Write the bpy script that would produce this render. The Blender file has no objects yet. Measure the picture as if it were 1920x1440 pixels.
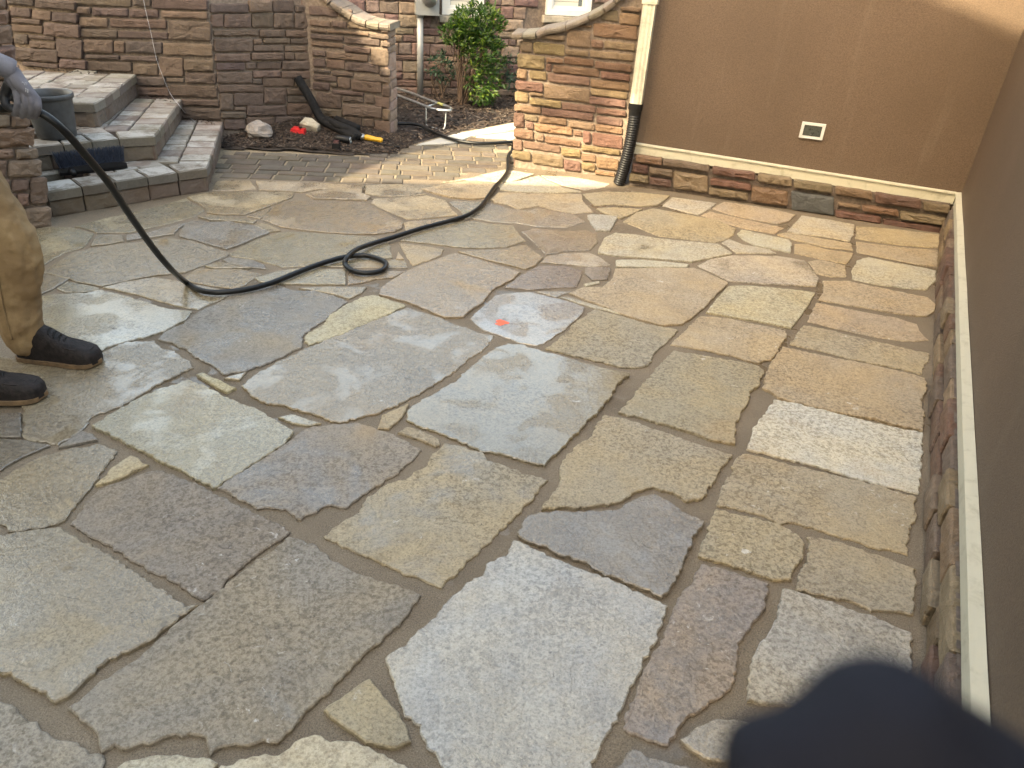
import bpy, bmesh, math, random
from mathutils import Vector, Matrix, noise as mnoise
random.seed(7)
SC = bpy.context.scene
COL = SC.collection
V = Vector

# ------------------------------------------------------------ camera
CAM_H = 1.6
F_PX, PITCH, ROLL = 1400.0, math.radians(31.2), math.radians(4.0)   # focal length in pixels of a 1920 px wide picture
FW = V((0, math.cos(PITCH), -math.sin(PITCH)))
U0 = V((0, math.sin(PITCH), math.cos(PITCH)))
RT = V((1, 0, 0)) * math.cos(ROLL) + U0 * math.sin(ROLL)
UP = V((-1, 0, 0)) * math.sin(ROLL) + U0 * math.cos(ROLL)
CPOS = V((0, 0, CAM_H))
cam_d = bpy.data.cameras.new('camera')
cam = bpy.data.objects.new('camera', cam_d)
COL.objects.link(cam)
m = Matrix((RT, UP, -FW)).transposed().to_4x4()
m.translation = CPOS
cam.matrix_world = m
cam_d.sensor_width = 36
cam_d.lens = 36 * F_PX / 1920
cam_d.clip_start = 0.01
cam_d.clip_end = 500
cam_d.dof.use_dof = True
cam_d.dof.focus_distance = 3.2
cam_d.dof.aperture_fstop = 7.5
SC.camera = cam

# ------------------------------------------------------------ light
SUN_EL, SUN_AZ = math.radians(35), math.radians(40)      # sun behind the camera, to the left
S_TO = V((-math.sin(SUN_AZ) * math.cos(SUN_EL), -math.cos(SUN_AZ) * math.cos(SUN_EL), math.sin(SUN_EL)))
world = bpy.data.worlds.new('World')
SC.world = world
world.use_nodes = True
wn = world.node_tree
sky = wn.nodes.new('ShaderNodeTexSky')
sky.sky_type = 'NISHITA'
sky.sun_disc = False
sky.sun_elevation = SUN_EL
sky.sun_rotation = math.atan2(S_TO.x, S_TO.y)
sky.air_density = 1.0
sky.dust_density = 4.0
sky.ozone_density = 0.6
bg = wn.nodes['Background']
wn.links.new(sky.outputs[0], bg.inputs[0])
bg.inputs[1].default_value = 0.15
sun_d = bpy.data.lights.new('sun', 'SUN')
sun_d.energy = 2.3
sun_d.angle = math.radians(0.53)
sun_d.color = (1.0, 0.95, 0.86)
sun = bpy.data.objects.new('sun', sun_d)
COL.objects.link(sun)
sun.rotation_euler = S_TO.to_track_quat('Z', 'Y').to_euler()
sun.location = (-6, -8, 12)
SC.view_settings.view_transform = 'Standard'
SC.view_settings.look = 'None'
SC.view_settings.gamma = 1
SC.view_settings.exposure = 3.0
SC.view_settings.use_white_balance = True          # camera balanced for open shade
SC.view_settings.white_balance_temperature = 9200
SC.view_settings.white_balance_tint = 5

# ------------------------------------------------------------ pixel -> place
def ray(x, y):
    return FW + RT * ((x - 960) / F_PX) - UP * ((y - 720) / F_PX)
def gp(x, y, z=0.0):
    d = ray(x, y)
    return CPOS + d * ((z - CAM_H) / d.z)
def on_plane(p, n, x, y):
    d = ray(x, y)
    return CPOS + d * ((p - CPOS).dot(n) / d.dot(n))
CROP = {'A': (60, 320, 3), 'B': (640, 300, 3), 'C': (1160, 340, 3), 'D': (0, 640, 3), 'E': (560, 640, 3),
        'F': (1120, 640, 2.8235), 'G': (0, 960, 3), 'H': (560, 960, 3), 'S': (0, 0, 1),
        '1': (0, 0, 3), '2': (380, 0, 4), '3': (740, 0, 4), '4': (1140, 160, 2.4615)}
def cpx(c, x, y):
    a = CROP[c]
    return a[0] + x / a[2], a[1] + y / a[2]

# ------------------------------------------------------------ object helpers
def link(o, parent=None, label=None, cat=None, group=None, kind=None):
    COL.objects.link(o)
    if parent is not None:
        o.parent = parent
        o.matrix_parent_inverse = Matrix.Translation(-parent.location)
    for k, v in (('label', label), ('category', cat), ('group', group), ('kind', kind)):
        if v:
            o[k] = v
    return o
def empty(name, loc, label, cat, group=None):
    o = bpy.data.objects.new(name, None)
    o.location = loc
    o.empty_display_size = 0.1
    return link(o, None, label, cat, group)
def mesh_obj(name, verts, faces, mat, parent=None, smooth=False, color=None, origin=None, **kw):
    me = bpy.data.meshes.new(name)
    if origin is None:
        origin = V((0, 0, 0))
        for v in verts:
            origin = origin + V(v)
        origin = origin / len(verts)
    me.from_pydata([tuple(V(v) - origin) for v in verts], [], faces)
    if smooth:
        me.polygons.foreach_set('use_smooth', [True] * len(me.polygons))
    me.materials.append(mat)
    me.update()
    o = bpy.data.objects.new(name, me)
    o.location = origin
    if color:
        o.color = color
    return link(o, parent, **kw)
def structure(name, verts, faces, mat, smooth=False, **kw):
    return mesh_obj(name, verts, faces, mat, None, smooth, None, V((0, 0, 0)), kind='structure', **kw)
class MB:
    "collects shapes for one mesh object"
    def __init__(s): s.v = []; s.f = []
    def add(s, v, f):
        n = len(s.v)
        s.v += [V(p) for p in v]
        s.f += [tuple(i + n for i in q) for q in f]
        return s
    def box(s, c, size, rot=None, top=1.0):
        c = V(c); sx, sy, sz = [k / 2 for k in size]
        R = rot if rot is not None else Matrix.Identity(3)
        vs = []
        for z, k in ((-sz, 1.0), (sz, top)):
            for x, y in ((-sx, -sy), (sx, -sy), (sx, sy), (-sx, sy)):
                vs.append(c + R @ V((x * k, y * k, z)))
        return s.add(vs, [(3, 2, 1, 0), (4, 5, 6, 7), (0, 1, 5, 4), (1, 2, 6, 5), (2, 3, 7, 6), (3, 0, 4, 7)])
    def tube(s, pts, r, n=10, caps=True, closed=False):
        pts = [V(p) for p in pts]
        rs = r if isinstance(r, (list, tuple)) else [r] * len(pts)
        t0 = (pts[1] - pts[0]).normalized()
        u = t0.orthogonal().normalized()
        vs = []; fs = []
        L = len(pts)
        for i, p in enumerate(pts):
            if closed: t = (pts[(i + 1) % L] - pts[i - 1]).normalized()
            else: t = (pts[min(i + 1, L - 1)] - pts[max(i - 1, 0)]).normalized()
            u = (u - t * u.dot(t)).normalized()
            w = t.cross(u)
            for k in range(n):
                a = 2 * math.pi * k / n
                vs.append(p + (u * math.cos(a) + w * math.sin(a)) * rs[i])
        for i in range(L if closed else L - 1):
            j = (i + 1) % L
            for k in range(n):
                q = (k + 1) % n
                fs.append((i * n + k, i * n + q, j * n + q, j * n + k))
        if caps and not closed:
            fs.append(tuple(range(n - 1, -1, -1)))
            fs.append(tuple((L - 1) * n + k for k in range(n)))
        return s.add(vs, fs)
    def lathe(s, c, prof, n=28, axis=V((0, 0, 1))):
        c = V(c); q = V((0, 0, 1)).rotation_difference(axis)
        vs = []; fs = []
        for r, z in prof:
            for k in range(n):
                a = 2 * math.pi * k / n
                vs.append(c + q @ V((r * math.cos(a), r * math.sin(a), z)))
        for i in range(len(prof) - 1):
            for k in range(n):
                j = (k + 1) % n
                fs.append((i * n + k, i * n + j, (i + 1) * n + j, (i + 1) * n + k))
        return s.add(vs, fs)
    def ellip(s, c, r, rot=None, nu=14, nv=9, bump=0.0, seed=0):
        c = V(c); R = rot if rot is not None else Matrix.Identity(3)
        vs = []; fs = []
        for i in range(nv + 1):
            th = math.pi * i / nv
            for k in range(nu):
                a = 2 * math.pi * k / nu
                d = V((math.sin(th) * math.cos(a), math.sin(th) * math.sin(a), math.cos(th)))
                f = 1 + bump * mnoise.noise(d * 1.7 + V((seed, seed * 2, 3)))
                vs.append(c + R @ V((d.x * r[0] * f, d.y * r[1] * f, d.z * r[2] * f)))
        for i in range(nv):
            for k in range(nu):
                j = (k + 1) % nu
                fs.append((i * nu + k, (i + 1) * nu + k, (i + 1) * nu + j, i * nu + j))
        return s.add(vs, fs)
    def build(s, name, mat, parent=None, smooth=False, origin=None, **kw):
        return mesh_obj(name, s.v, s.f, mat, parent, smooth, None, origin, **kw)
def catmull(pts, sub=8):
    pts = [V(p) for p in pts]
    out = []
    for i in range(len(pts) - 1):
        p0 = pts[max(i - 1, 0)]; p1 = pts[i]; p2 = pts[i + 1]; p3 = pts[min(i + 2, len(pts) - 1)]
        for k in range(sub):
            t = k / sub
            out.append(0.5 * ((2 * p1) + (p2 - p0) * t + (2 * p0 - 5 * p1 + 4 * p2 - p3) * t * t + (3 * p1 - p0 - 3 * p2 + p3) * t ** 3))
    out.append(pts[-1])
    return out
def rot_to(xdir, zhint=V((0, 0, 1))):
    x = xdir.normalized(); y = zhint.cross(x).normalized(); z = x.cross(y)
    return Matrix((x, y, z)).transposed()

# ------------------------------------------------------------ materials
class NT:
    def __init__(s, name):
        s.m = bpy.data.materials.new(name); s.m.use_nodes = True
        s.t = s.m.node_tree; s.b = s.t.nodes['Principled BSDF']
    def n(s, typ, **kw):
        o = s.t.nodes.new('ShaderNode' + typ)
        for k, v in kw.items(): setattr(o, k, v)
        return o
    def l(s, a, b): s.t.links.new(a, b)
    def set(s, inp, v):
        if hasattr(v, 'is_linked') or hasattr(v, 'links'): s.l(v, inp)
        else: inp.default_value = v
    def pos(s): return s.n('NewGeometry').outputs['Position']
    def mapped(s, vec, scale):
        o = s.n('Mapping'); s.l(vec, o.inputs[0]); o.inputs['Scale'].default_value = scale
        return o.outputs[0]
    def noise(s, vec, scale, detail=4, rough=0.55, dist=0.0):
        o = s.n('TexNoise'); s.l(vec, o.inputs['Vector'])
        o.inputs['Scale'].default_value = scale; o.inputs['Detail'].default_value = detail
        o.inputs['Roughness'].default_value = rough; o.inputs['Distortion'].default_value = dist
        return o.outputs['Fac']
    def ramp(s, fac, a, b, va=0.0, vb=1.0):
        o = s.n('MapRange'); o.interpolation_type = 'SMOOTHSTEP'
        s.l(fac, o.inputs[0])
        for i, v in zip((1, 2, 3, 4), (a, b, va, vb)): s.set(o.inputs[i], v)
        return o.outputs[0]
    def math(s, op, a, b=0.0):
        o = s.n('Math', operation=op); s.set(o.inputs[0], a); s.set(o.inputs[1], b)
        return o.outputs[0]
    def mix(s, fac, a, b, mode='MIX'):
        o = s.n('MixRGB', blend_type=mode)
        for i, v in enumerate((fac, a, b)):
            if isinstance(v, tuple): v = v + (1,) if len(v) == 3 else v
            s.set(o.inputs[i], v)
        return o.outputs[0]
    def bump(s, h, strength, dist=0.01):
        o = s.n('Bump'); s.l(h, o.inputs['Height'])
        s.set(o.inputs['Strength'], strength); o.inputs['Distance'].default_value = dist
        s.l(o.outputs[0], s.b.inputs['Normal'])
    def out(s, color=None, rough=None, metal=None, spec=None):
        for nme, v in (('Base Color', color), ('Roughness', rough), ('Metallic', metal), ('Specular IOR Level', spec)):
            if v is None: continue
            if isinstance(v, tuple) and len(v) == 3: v = v + (1,)
            s.set(s.b.inputs[nme], v)
        return s.m
def plain(name, col, rough=0.6, metal=0.0, var=0.12, scale=20, bump=0.0, bscale=120, spec=0.5):
    t = NT(name); p = t.pos()
    n = t.noise(p, scale, 5, 0.6)
    c = t.mix(t.ramp(n, 0.3, 0.7), tuple(k * (1 - var) for k in col), tuple(min(1, k * (1 + var)) for k in col))
    if bump: t.bump(t.noise(p, bscale, 4, 0.6), bump, 0.004)
    r = t.math('ADD', t.math('MULTIPLY', n, 0.2), rough - 0.1)
    return t.out(c, r, metal, spec)

def make_flag_mat():
    t = NT('flagstone'); p = t.pos()
    oi = t.n('ObjectInfo')
    base = oi.outputs['Color']; wet = oi.outputs['Alpha']; rnd = oi.outputs['Random']
    big = t.noise(p, 2.6, 6, 0.62, 0.6)
    mot = t.noise(p, 66, 5, 0.68, 0.3)
    mid = t.noise(p, 11, 6, 0.65, 0.5)
    grain = t.noise(p, 330, 3, 0.7)
    c = t.mix(t.ramp(big, 0.34, 0.66, 0, 0.8), base, t.mix(1.0, base, (1.16, 1.05, 0.86), 'MULTIPLY'))
    c = t.mix(t.ramp(t.noise(p, 3.7, 5, 0.65, 0.8), 0.50, 0.66, 0, 0.45), c, t.mix(1.0, c, (0.78, 0.77, 0.77), 'MULTIPLY'))
    c = t.mix(t.ramp(mid, 0.42, 0.68, 0, 0.35), c, t.mix(1.0, c, (0.74, 0.73, 0.74), 'MULTIPLY'))
    motamt = t.ramp(t.noise(p, 1.9, 2, 0.5), 0.35, 0.6, 0.25, 0.85)
    c = t.mix(t.math('MULTIPLY', t.ramp(mot, 0.47, 0.60), motamt), c, t.mix(1.0, c, (0.55, 0.53, 0.51), 'MULTIPLY'))
    fine = t.noise(p, 130, 4, 0.7, 0.2)
    c = t.mix(t.ramp(fine, 0.48, 0.62, 0, 0.75), c, t.mix(1.0, c, (0.60, 0.585, 0.57), 'MULTIPLY'))
    c = t.mix(t.ramp(fine, 0.30, 0.42, 0.5, 0), c, t.mix(1.0, c, (1.35, 1.34, 1.32), 'MULTIPLY'))
    c = t.mix(t.ramp(mot, 0.30, 0.44, 0.40, 0.0), c, t.mix(1.0, c, (1.3, 1.3, 1.3), 'MULTIPLY'))
    c = t.mix(t.ramp(grain, 0.3, 0.7, 0.0, 0.6), c, t.mix(1.0, c, (0.72, 0.71, 0.70), 'MULTIPLY'))
    rust = t.ramp(t.noise(p, 1.35, 3, 0.6, 0.8), 0.60, 0.74, 0, 0.3)
    c = t.mix(rust, c, (0.40, 0.26, 0.12))
    scuff = t.math('MULTIPLY', t.ramp(t.noise(p, 26, 6, 0.72, 0.9), 0.60, 0.68), t.ramp(t.noise(p, 2.3, 3, 0.6), 0.50, 0.62))
    c = t.mix(t.math('MULTIPLY', scuff, 0.62), c, (0.68, 0.67, 0.64))
    pit = t.ramp(t.noise(p, 85, 2, 0.5), 0.70, 0.75)
    c = t.mix(t.math('MULTIPLY', pit, 0.5), c, (0.07, 0.06, 0.055))
    # water film
    wn_ = t.noise(p, 3.3, 5, 0.62, 0.4)
    film = t.ramp(t.math('ADD', wn_, t.math('MULTIPLY', t.math('SUBTRACT', wet, 0.5), 0.75)), 0.42, 0.60)
    pn = t.math('ADD', t.noise(p, 5.2, 4, 0.55, 0.5), t.math('ADD', t.math('MULTIPLY', t.math('SUBTRACT', wet, 0.8), 0.55), t.math('MULTIPLY', mid, 0.16)))
    pud = t.math('MULTIPLY', t.ramp(pn, 0.54, 0.74), film)
    c = t.mix(t.math('MULTIPLY', film, 0.8), c, t.mix(1.0, c, (0.66, 0.64, 0.60), 'MULTIPLY'))
    r = t.ramp(film, 0, 1, 0.58, 0.26)
    r = t.math('ADD', r, t.math('MULTIPLY', t.math('SUBTRACT', mot, 0.5), 0.30))
    r = t.mix(pud, r, (0.085, 0.085, 0.085))
    h = t.math('ADD', t.math('MULTIPLY', mid, 1.1), t.math('ADD', t.math('MULTIPLY', mot, 0.62), t.math('ADD', t.math('MULTIPLY', fine, 0.22), t.math('MULTIPLY', grain, 0.10))))
    step = t.ramp(t.noise(p, 6.5, 3, 0.5, 1.1), 0.50, 0.515)            # cleft layers
    h = t.math('ADD', h, t.math('MULTIPLY', step, 0.22))
    st = t.math('MULTIPLY', t.ramp(pud, 0, 1, 1.0, 0.22), 0.75)
    t.bump(h, st, 0.009)
    t.set(t.b.inputs['Coat Weight'], t.math('MULTIPLY', film, 0.95))
    t.set(t.b.inputs['Coat Roughness'], 0.05)
    t.set(t.b.inputs['Coat IOR'], 1.45)
    rip = t.n('Bump'); t.l(t.math('ADD', t.noise(p, 30, 4, 0.6, 0.6), t.math('MULTIPLY', mot, 0.6)), rip.inputs['Height'])
    t.set(rip.inputs['Strength'], t.ramp(pud, 0, 1, 0.55, 0.22)); rip.inputs['Distance'].default_value = 0.006
    t.l(rip.outputs[0], t.b.inputs['Coat Normal'])
    return t.out(c, r, None, t.ramp(film, 0, 1, 0.35, 0.6))
def make_rock_mat(name, rough=0.82, dirt=0.3, bump=0.9, wet=0.0):
    t = NT(name); p = t.pos()
    base = t.n('ObjectInfo').outputs['Color']
    a = t.noise(p, 9, 6, 0.65, 0.7); b = t.noise(p, 55, 5, 0.7, 0.4); g = t.noise(p, 260, 3, 0.6)
    str_ = t.noise(t.mapped(p, (12, 12, 70)), 1.0, 5, 0.65, 0.8)
    c = t.mix(t.ramp(a, 0.33, 0.67, 0, 0.7), base, t.mix(1.0, base, (0.66, 0.64, 0.62), 'MULTIPLY'))
    c = t.mix(t.ramp(b, 0.42, 0.68, 0, 0.55), c, t.mix(1.0, c, (1.38, 1.34, 1.28), 'MULTIPLY'))
    c = t.mix(t.ramp(str_, 0.55, 0.72, 0, 0.45), c, t.mix(1.0, c, (0.55, 0.53, 0.52), 'MULTIPLY'))
    c = t.mix(t.ramp(g, 0.35, 0.7, 0, 0.35), c, t.mix(1.0, c, (0.7, 0.7, 0.7), 'MULTIPLY'))
    c = t.mix(t.math('MULTIPLY', t.ramp(t.noise(p, 3.1, 5, 0.7, 0.5), 0.55, 0.75), dirt), c, (0.16, 0.135, 0.11))
    h = t.math('ADD', t.math('MULTIPLY', a, 1.6), t.math('ADD', t.math('MULTIPLY', str_, 0.5), t.math('ADD', t.math('MULTIPLY', b, 0.5), t.math('MULTIPLY', g, 0.1))))
    t.bump(h, bump, 0.014)
    r = t.math('ADD', t.math('MULTIPLY', b, 0.25), rough - 0.12)
    if wet: r = t.mix(t.ramp(t.noise(p, 4, 4, 0.6), 0.4, 0.6, 0, wet), r, (0.28, 0.28, 0.28))
    return t.out(c, r, None, 0.4)
def make_sand():
    t = NT('joint_sand'); p = t.pos()
    g = t.noise(p, 260, 4, 0.8); a = t.noise(p, 3.5, 5, 0.6, 0.4); b = t.noise(p, 60, 4, 0.65)
    c = t.mix(t.ramp(g, 0.3, 0.72), (0.082, 0.061, 0.040), (0.265, 0.208, 0.145))
    c = t.mix(t.ramp(a, 0.4, 0.65, 0, 0.55), c, t.mix(1.0, c, (0.72, 0.70, 0.68), 'MULTIPLY'))
    c = t.mix(t.ramp(t.noise(p, 700, 1, 0.5), 0.68, 0.74, 0, 0.8), c, (0.42, 0.39, 0.34))
    h = t.math('ADD', t.math('MULTIPLY', g, 0.35), t.math('ADD', b, t.math('MULTIPLY', a, 1.0)))
    wet = t.ramp(t.noise(p, 1.1, 3, 0.5), 0.50, 0.62)
    pool = t.math('MULTIPLY', t.ramp(t.noise(p, 7, 3, 0.5), 0.52, 0.58), wet)
    c = t.mix(t.math('MULTIPLY', wet, 0.6), c, t.mix(1.0, c, (0.6, 0.58, 0.55), 'MULTIPLY'))
    t.bump(h, t.ramp(pool, 0, 1, 0.7, 0.03), 0.007)
    return t.out(c, t.ramp(pool, 0, 1, 0.75, 0.05))
def make_stucco():
    t = NT('brown_stucco'); p = t.pos()
    a = t.noise(p, 1.3, 4, 0.55, 0.3); g = t.noise(t.mapped(p, (1, 1, 1.7)), 125, 4, 0.62, 0.5); f = t.noise(p, 420, 3, 0.7)
    c = t.mix(t.ramp(a, 0.35, 0.65), (0.108, 0.070, 0.044), (0.128, 0.084, 0.055))
    c = t.mix(t.ramp(g, 0.40, 0.62, 0.0, 0.75), c, (0.066, 0.041, 0.026))
    c = t.mix(t.ramp(t.noise(t.mapped(p, (7, 7, 0.8)), 1.0, 5, 0.6), 0.58, 0.78, 0, 0.2), c, (0.20, 0.15, 0.11))
    c = t.mix(t.ramp(f, 0.66, 0.74, 0, 0.5), c, (0.23, 0.17, 0.125))
    t.bump(t.math('ADD', g, t.math('MULTIPLY', f, 0.35)), 0.9, 0.006)
    return t.out(c, 0.56, None, 0.45)
def make_painted_wood():
    t = NT('cream_paint'); p = t.pos()
    w = t.noise(t.mapped(p, (5, 5, 140)), 1.0, 5, 0.65, 0.4); d = t.noise(p, 14, 6, 0.7, 0.5)
    c = t.mix(t.ramp(d, 0.50, 0.72, 0, 0.6), (0.47, 0.445, 0.35), (0.26, 0.23, 0.165))
    c = t.mix(t.ramp(w, 0.4, 0.7, 0, 0.35), c, (0.55, 0.52, 0.41))
    t.bump(w, 0.6, 0.004)
    return t.out(c, 0.52)
def make_step_mat():
    t = NT('concrete_paver'); p = t.pos()
    oi = t.n('ObjectInfo'); base = oi.outputs['Color']
    nz = t.n('SeparateXYZ'); t.l(t.n('NewGeometry').outputs['Normal'], nz.inputs[0])
    a = t.noise(p, 7, 6, 0.7, 0.4); b = t.noise(p, 70, 5, 0.7); g = t.noise(p, 360, 3, 0.7)
    c = t.mix(t.ramp(b, 0.35, 0.7, 0, 0.6), base, t.mix(1.0, base, (0.62, 0.60, 0.58), 'MULTIPLY'))
    dust = t.ramp(t.math('ADD', a, t.math('MULTIPLY', b, 0.35)), 0.50, 0.78)      # pale sand dust lies on level faces
    c = t.mix(t.math('MULTIPLY', t.math('MULTIPLY', dust, oi.outputs['Alpha']), t.ramp(nz.outputs[2], 0.6, 0.95, 0.10, 0.95)), c, (0.38, 0.37, 0.345))
    c = t.mix(t.ramp(g, 0.6, 0.75, 0, 0.5), c, (0.10, 0.09, 0.08))
    t.bump(t.math('ADD', b, t.math('ADD', t.math('MULTIPLY', a, 0.6), t.math('MULTIPLY', g, 0.25))), 0.8, 0.006)
    return t.out(c, 0.85, None, 0.3)
def make_leaf(name, c1, c2, c3):
    t = NT(name); p = t.pos()
    rp = t.n('NewGeometry').outputs['Random Per Island']
    c = t.mix(t.ramp(rp, 0.1, 0.6), c1, c2)
    c = t.mix(t.ramp(rp, 0.86, 0.92), c, c3)
    m_ = t.out(c, 0.42)
    tr = t.n('BsdfTranslucent'); t.l(t.mix(1.0, c, (1.3, 1.5, 0.6), 'MULTIPLY'), tr.inputs[0])
    mx = t.n('MixShader'); mx.inputs[0].default_value = 0.28
    t.l(t.b.outputs[0], mx.inputs[1]); t.l(tr.outputs[0], mx.inputs[2])
    t.l(mx.outputs[0], t.t.nodes['Material Output'].inputs[0])
    return m_
def make_cloth(name, c1, c2, weave=900, rough=0.85):
    t = NT(name); p = t.pos()
    a = t.noise(p, 8, 5, 0.6, 0.5); w = t.noise(t.mapped(p, (1, 1, 0.4)), weave, 2, 0.5); f = t.noise(p, 22, 4, 0.6, 0.6)
    c = t.mix(t.ramp(a, 0.35, 0.68), c1, c2)
    c = t.mix(t.ramp(w, 0.35, 0.7, 0, 0.4), c, t.mix(1.0, c, (0.6, 0.6, 0.6), 'MULTIPLY'))
    t.bump(t.math('ADD', t.math('MULTIPLY', w, 0.15), f), 0.5, 0.008)
    return t.out(c, rough, None, 0.25)
def make_mulch():
    t = NT('mulch'); p = t.pos()
    rp = t.n('NewGeometry').outputs['Random Per Island']
    c = t.mix(t.ramp(rp, 0.0, 0.6), (0.010, 0.007, 0.005), (0.042, 0.025, 0.017))
    c = t.mix(t.ramp(rp, 0.78, 1.0), c, (0.13, 0.10, 0.078))
    return t.out(c, 0.85)

M_FLAG = make_flag_mat()
M_ROCK = make_rock_mat('cut_stone')
M_ROCKWET = make_rock_mat('damp_stone', 0.62, 0.45, 1.0, 0.8)
M_SAND = make_sand()
M_STUCCO = make_stucco()
M_TRIM = make_painted_wood()
M_STEP = make_step_mat()
M_MORTAR = plain('mortar', (0.195, 0.150, 0.118), 0.9, 0, 0.3, 40, 0.6, 160)
M_MORTARD = plain('dark_mortar', (0.13, 0.10, 0.082), 0.9, 0, 0.3, 40, 0.6, 160)
M_SOIL = plain('soil', (0.030, 0.021, 0.016), 0.95, 0, 0.45, 60, 1.0, 140)
M_PATHSAND = plain('path_sand', (0.21, 0.165, 0.112), 0.92, 0, 0.25, 50, 0.6, 200)
M_CONC = plain('concrete_slab', (0.40, 0.385, 0.36), 0.85, 0, 0.18, 14, 0.5, 180)
M_HOSE = plain('hose_rubber', (0.007, 0.0075, 0.008), 0.36, 0, 0.3, 60, 0.15, 300, spec=0.3)
M_BLACK = plain('black_plastic', (0.007, 0.007, 0.008), 0.42, 0, 0.2, 40, spec=0.3)
M_FOAM = plain('black_foam', (0.011, 0.011, 0.012), 0.85, 0, 0.4, 30, 0.6, 120, spec=0.2)
M_POT = plain('grey_plastic', (0.055, 0.058, 0.060), 0.45, 0, 0.25, 18)
M_WHITE = plain('white_vinyl', (0.55, 0.55, 0.53), 0.4, 0, 0.05, 10)
M_GREYMETAL = plain('grey_enamel', (0.30, 0.31, 0.31), 0.45, 0.3, 0.08, 12)
M_STEEL = plain('galvanised_steel', (0.42, 0.43, 0.43), 0.35, 0.9, 0.2, 30)
M_RED = plain('red_plastic', (0.55, 0.025, 0.03), 0.35, 0, 0.15, 30)
M_YELLOW = plain('yellow_plastic', (0.62, 0.33, 0.03), 0.45, 0, 0.25, 40)
M_TAPE = plain('yellow_tape', (0.42, 0.40, 0.13), 0.5, 0, 0.2, 60)
M_PANTS = make_cloth('tan_canvas', (0.235, 0.15, 0.078), (0.33, 0.222, 0.118))
M_SHIRT = make_cloth('dark_shirt', (0.045, 0.05, 0.06), (0.065, 0.07, 0.085))
M_LEATHER = plain('dark_leather', (0.017, 0.013, 0.0125), 0.6, 0, 0.5, 45, 0.9, 110, spec=0.25)
M_SOLE = plain('gum_sole', (0.15, 0.092, 0.048), 0.7, 0, 0.3, 40)
M_KNIT = make_cloth('grey_knit', (0.135, 0.132, 0.155), (0.20, 0.196, 0.22), 1400)
M_NITRILE = plain('black_coating', (0.014, 0.014, 0.016), 0.5, 0, 0.3, 80, 0.4, 500)
M_SKIN = plain('skin', (0.50, 0.30, 0.22), 0.5, 0, 0.12, 30)
M_HAIR = plain('hair', (0.03, 0.02, 0.014), 0.6, 0, 0.3, 200)
M_NAVY = make_cloth('navy_cloth', (0.004, 0.005, 0.011), (0.006, 0.008, 0.016), 1200)
M_PRINT = plain('white_print', (0.42, 0.42, 0.44), 0.6, 0, 0.05, 30)
M_SPRAY = plain('orange_marker_paint', (0.95, 0.12, 0.05), 0.5, 0, 0.1, 80)
M_BARK = plain('bark', (0.085, 0.055, 0.038), 0.9, 0, 0.35, 40, 0.8, 90)
M_LEAF = make_leaf('shrub_leaf', (0.016, 0.045, 0.008), (0.040, 0.095, 0.016), (0.16, 0.23, 0.04))
M_LEAF2 = make_leaf('dark_leaf', (0.012, 0.040, 0.026), (0.030, 0.075, 0.050), (0.07, 0.14, 0.09))
M_LEAFT = make_leaf('tree_leaf', (0.030, 0.065, 0.015), (0.060, 0.110, 0.025), (0.09, 0.15, 0.04))
M_MULCH = make_mulch()
M_ROOF = plain('roof_shingle', (0.10, 0.085, 0.075), 0.9, 0, 0.3, 30, 0.6, 60)
tg = NT('window_glass'); M_GLASS = tg.out((0.10, 0.12, 0.13), 0.06)
tg = NT('blind'); M_BLIND = tg.out((0.45, 0.44, 0.39), 0.7)
ti = NT('wall_inside'); M_DARK = ti.out((0.02, 0.02, 0.02), 0.9)

def jcol(c, j=0.07, a=1.0):
    k = 1 + random.uniform(-j, j)
    return tuple(max(0.005, min(0.95, q * k * (1 + random.uniform(-j, j) * 0.35))) for q in c) + (a,)

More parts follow.
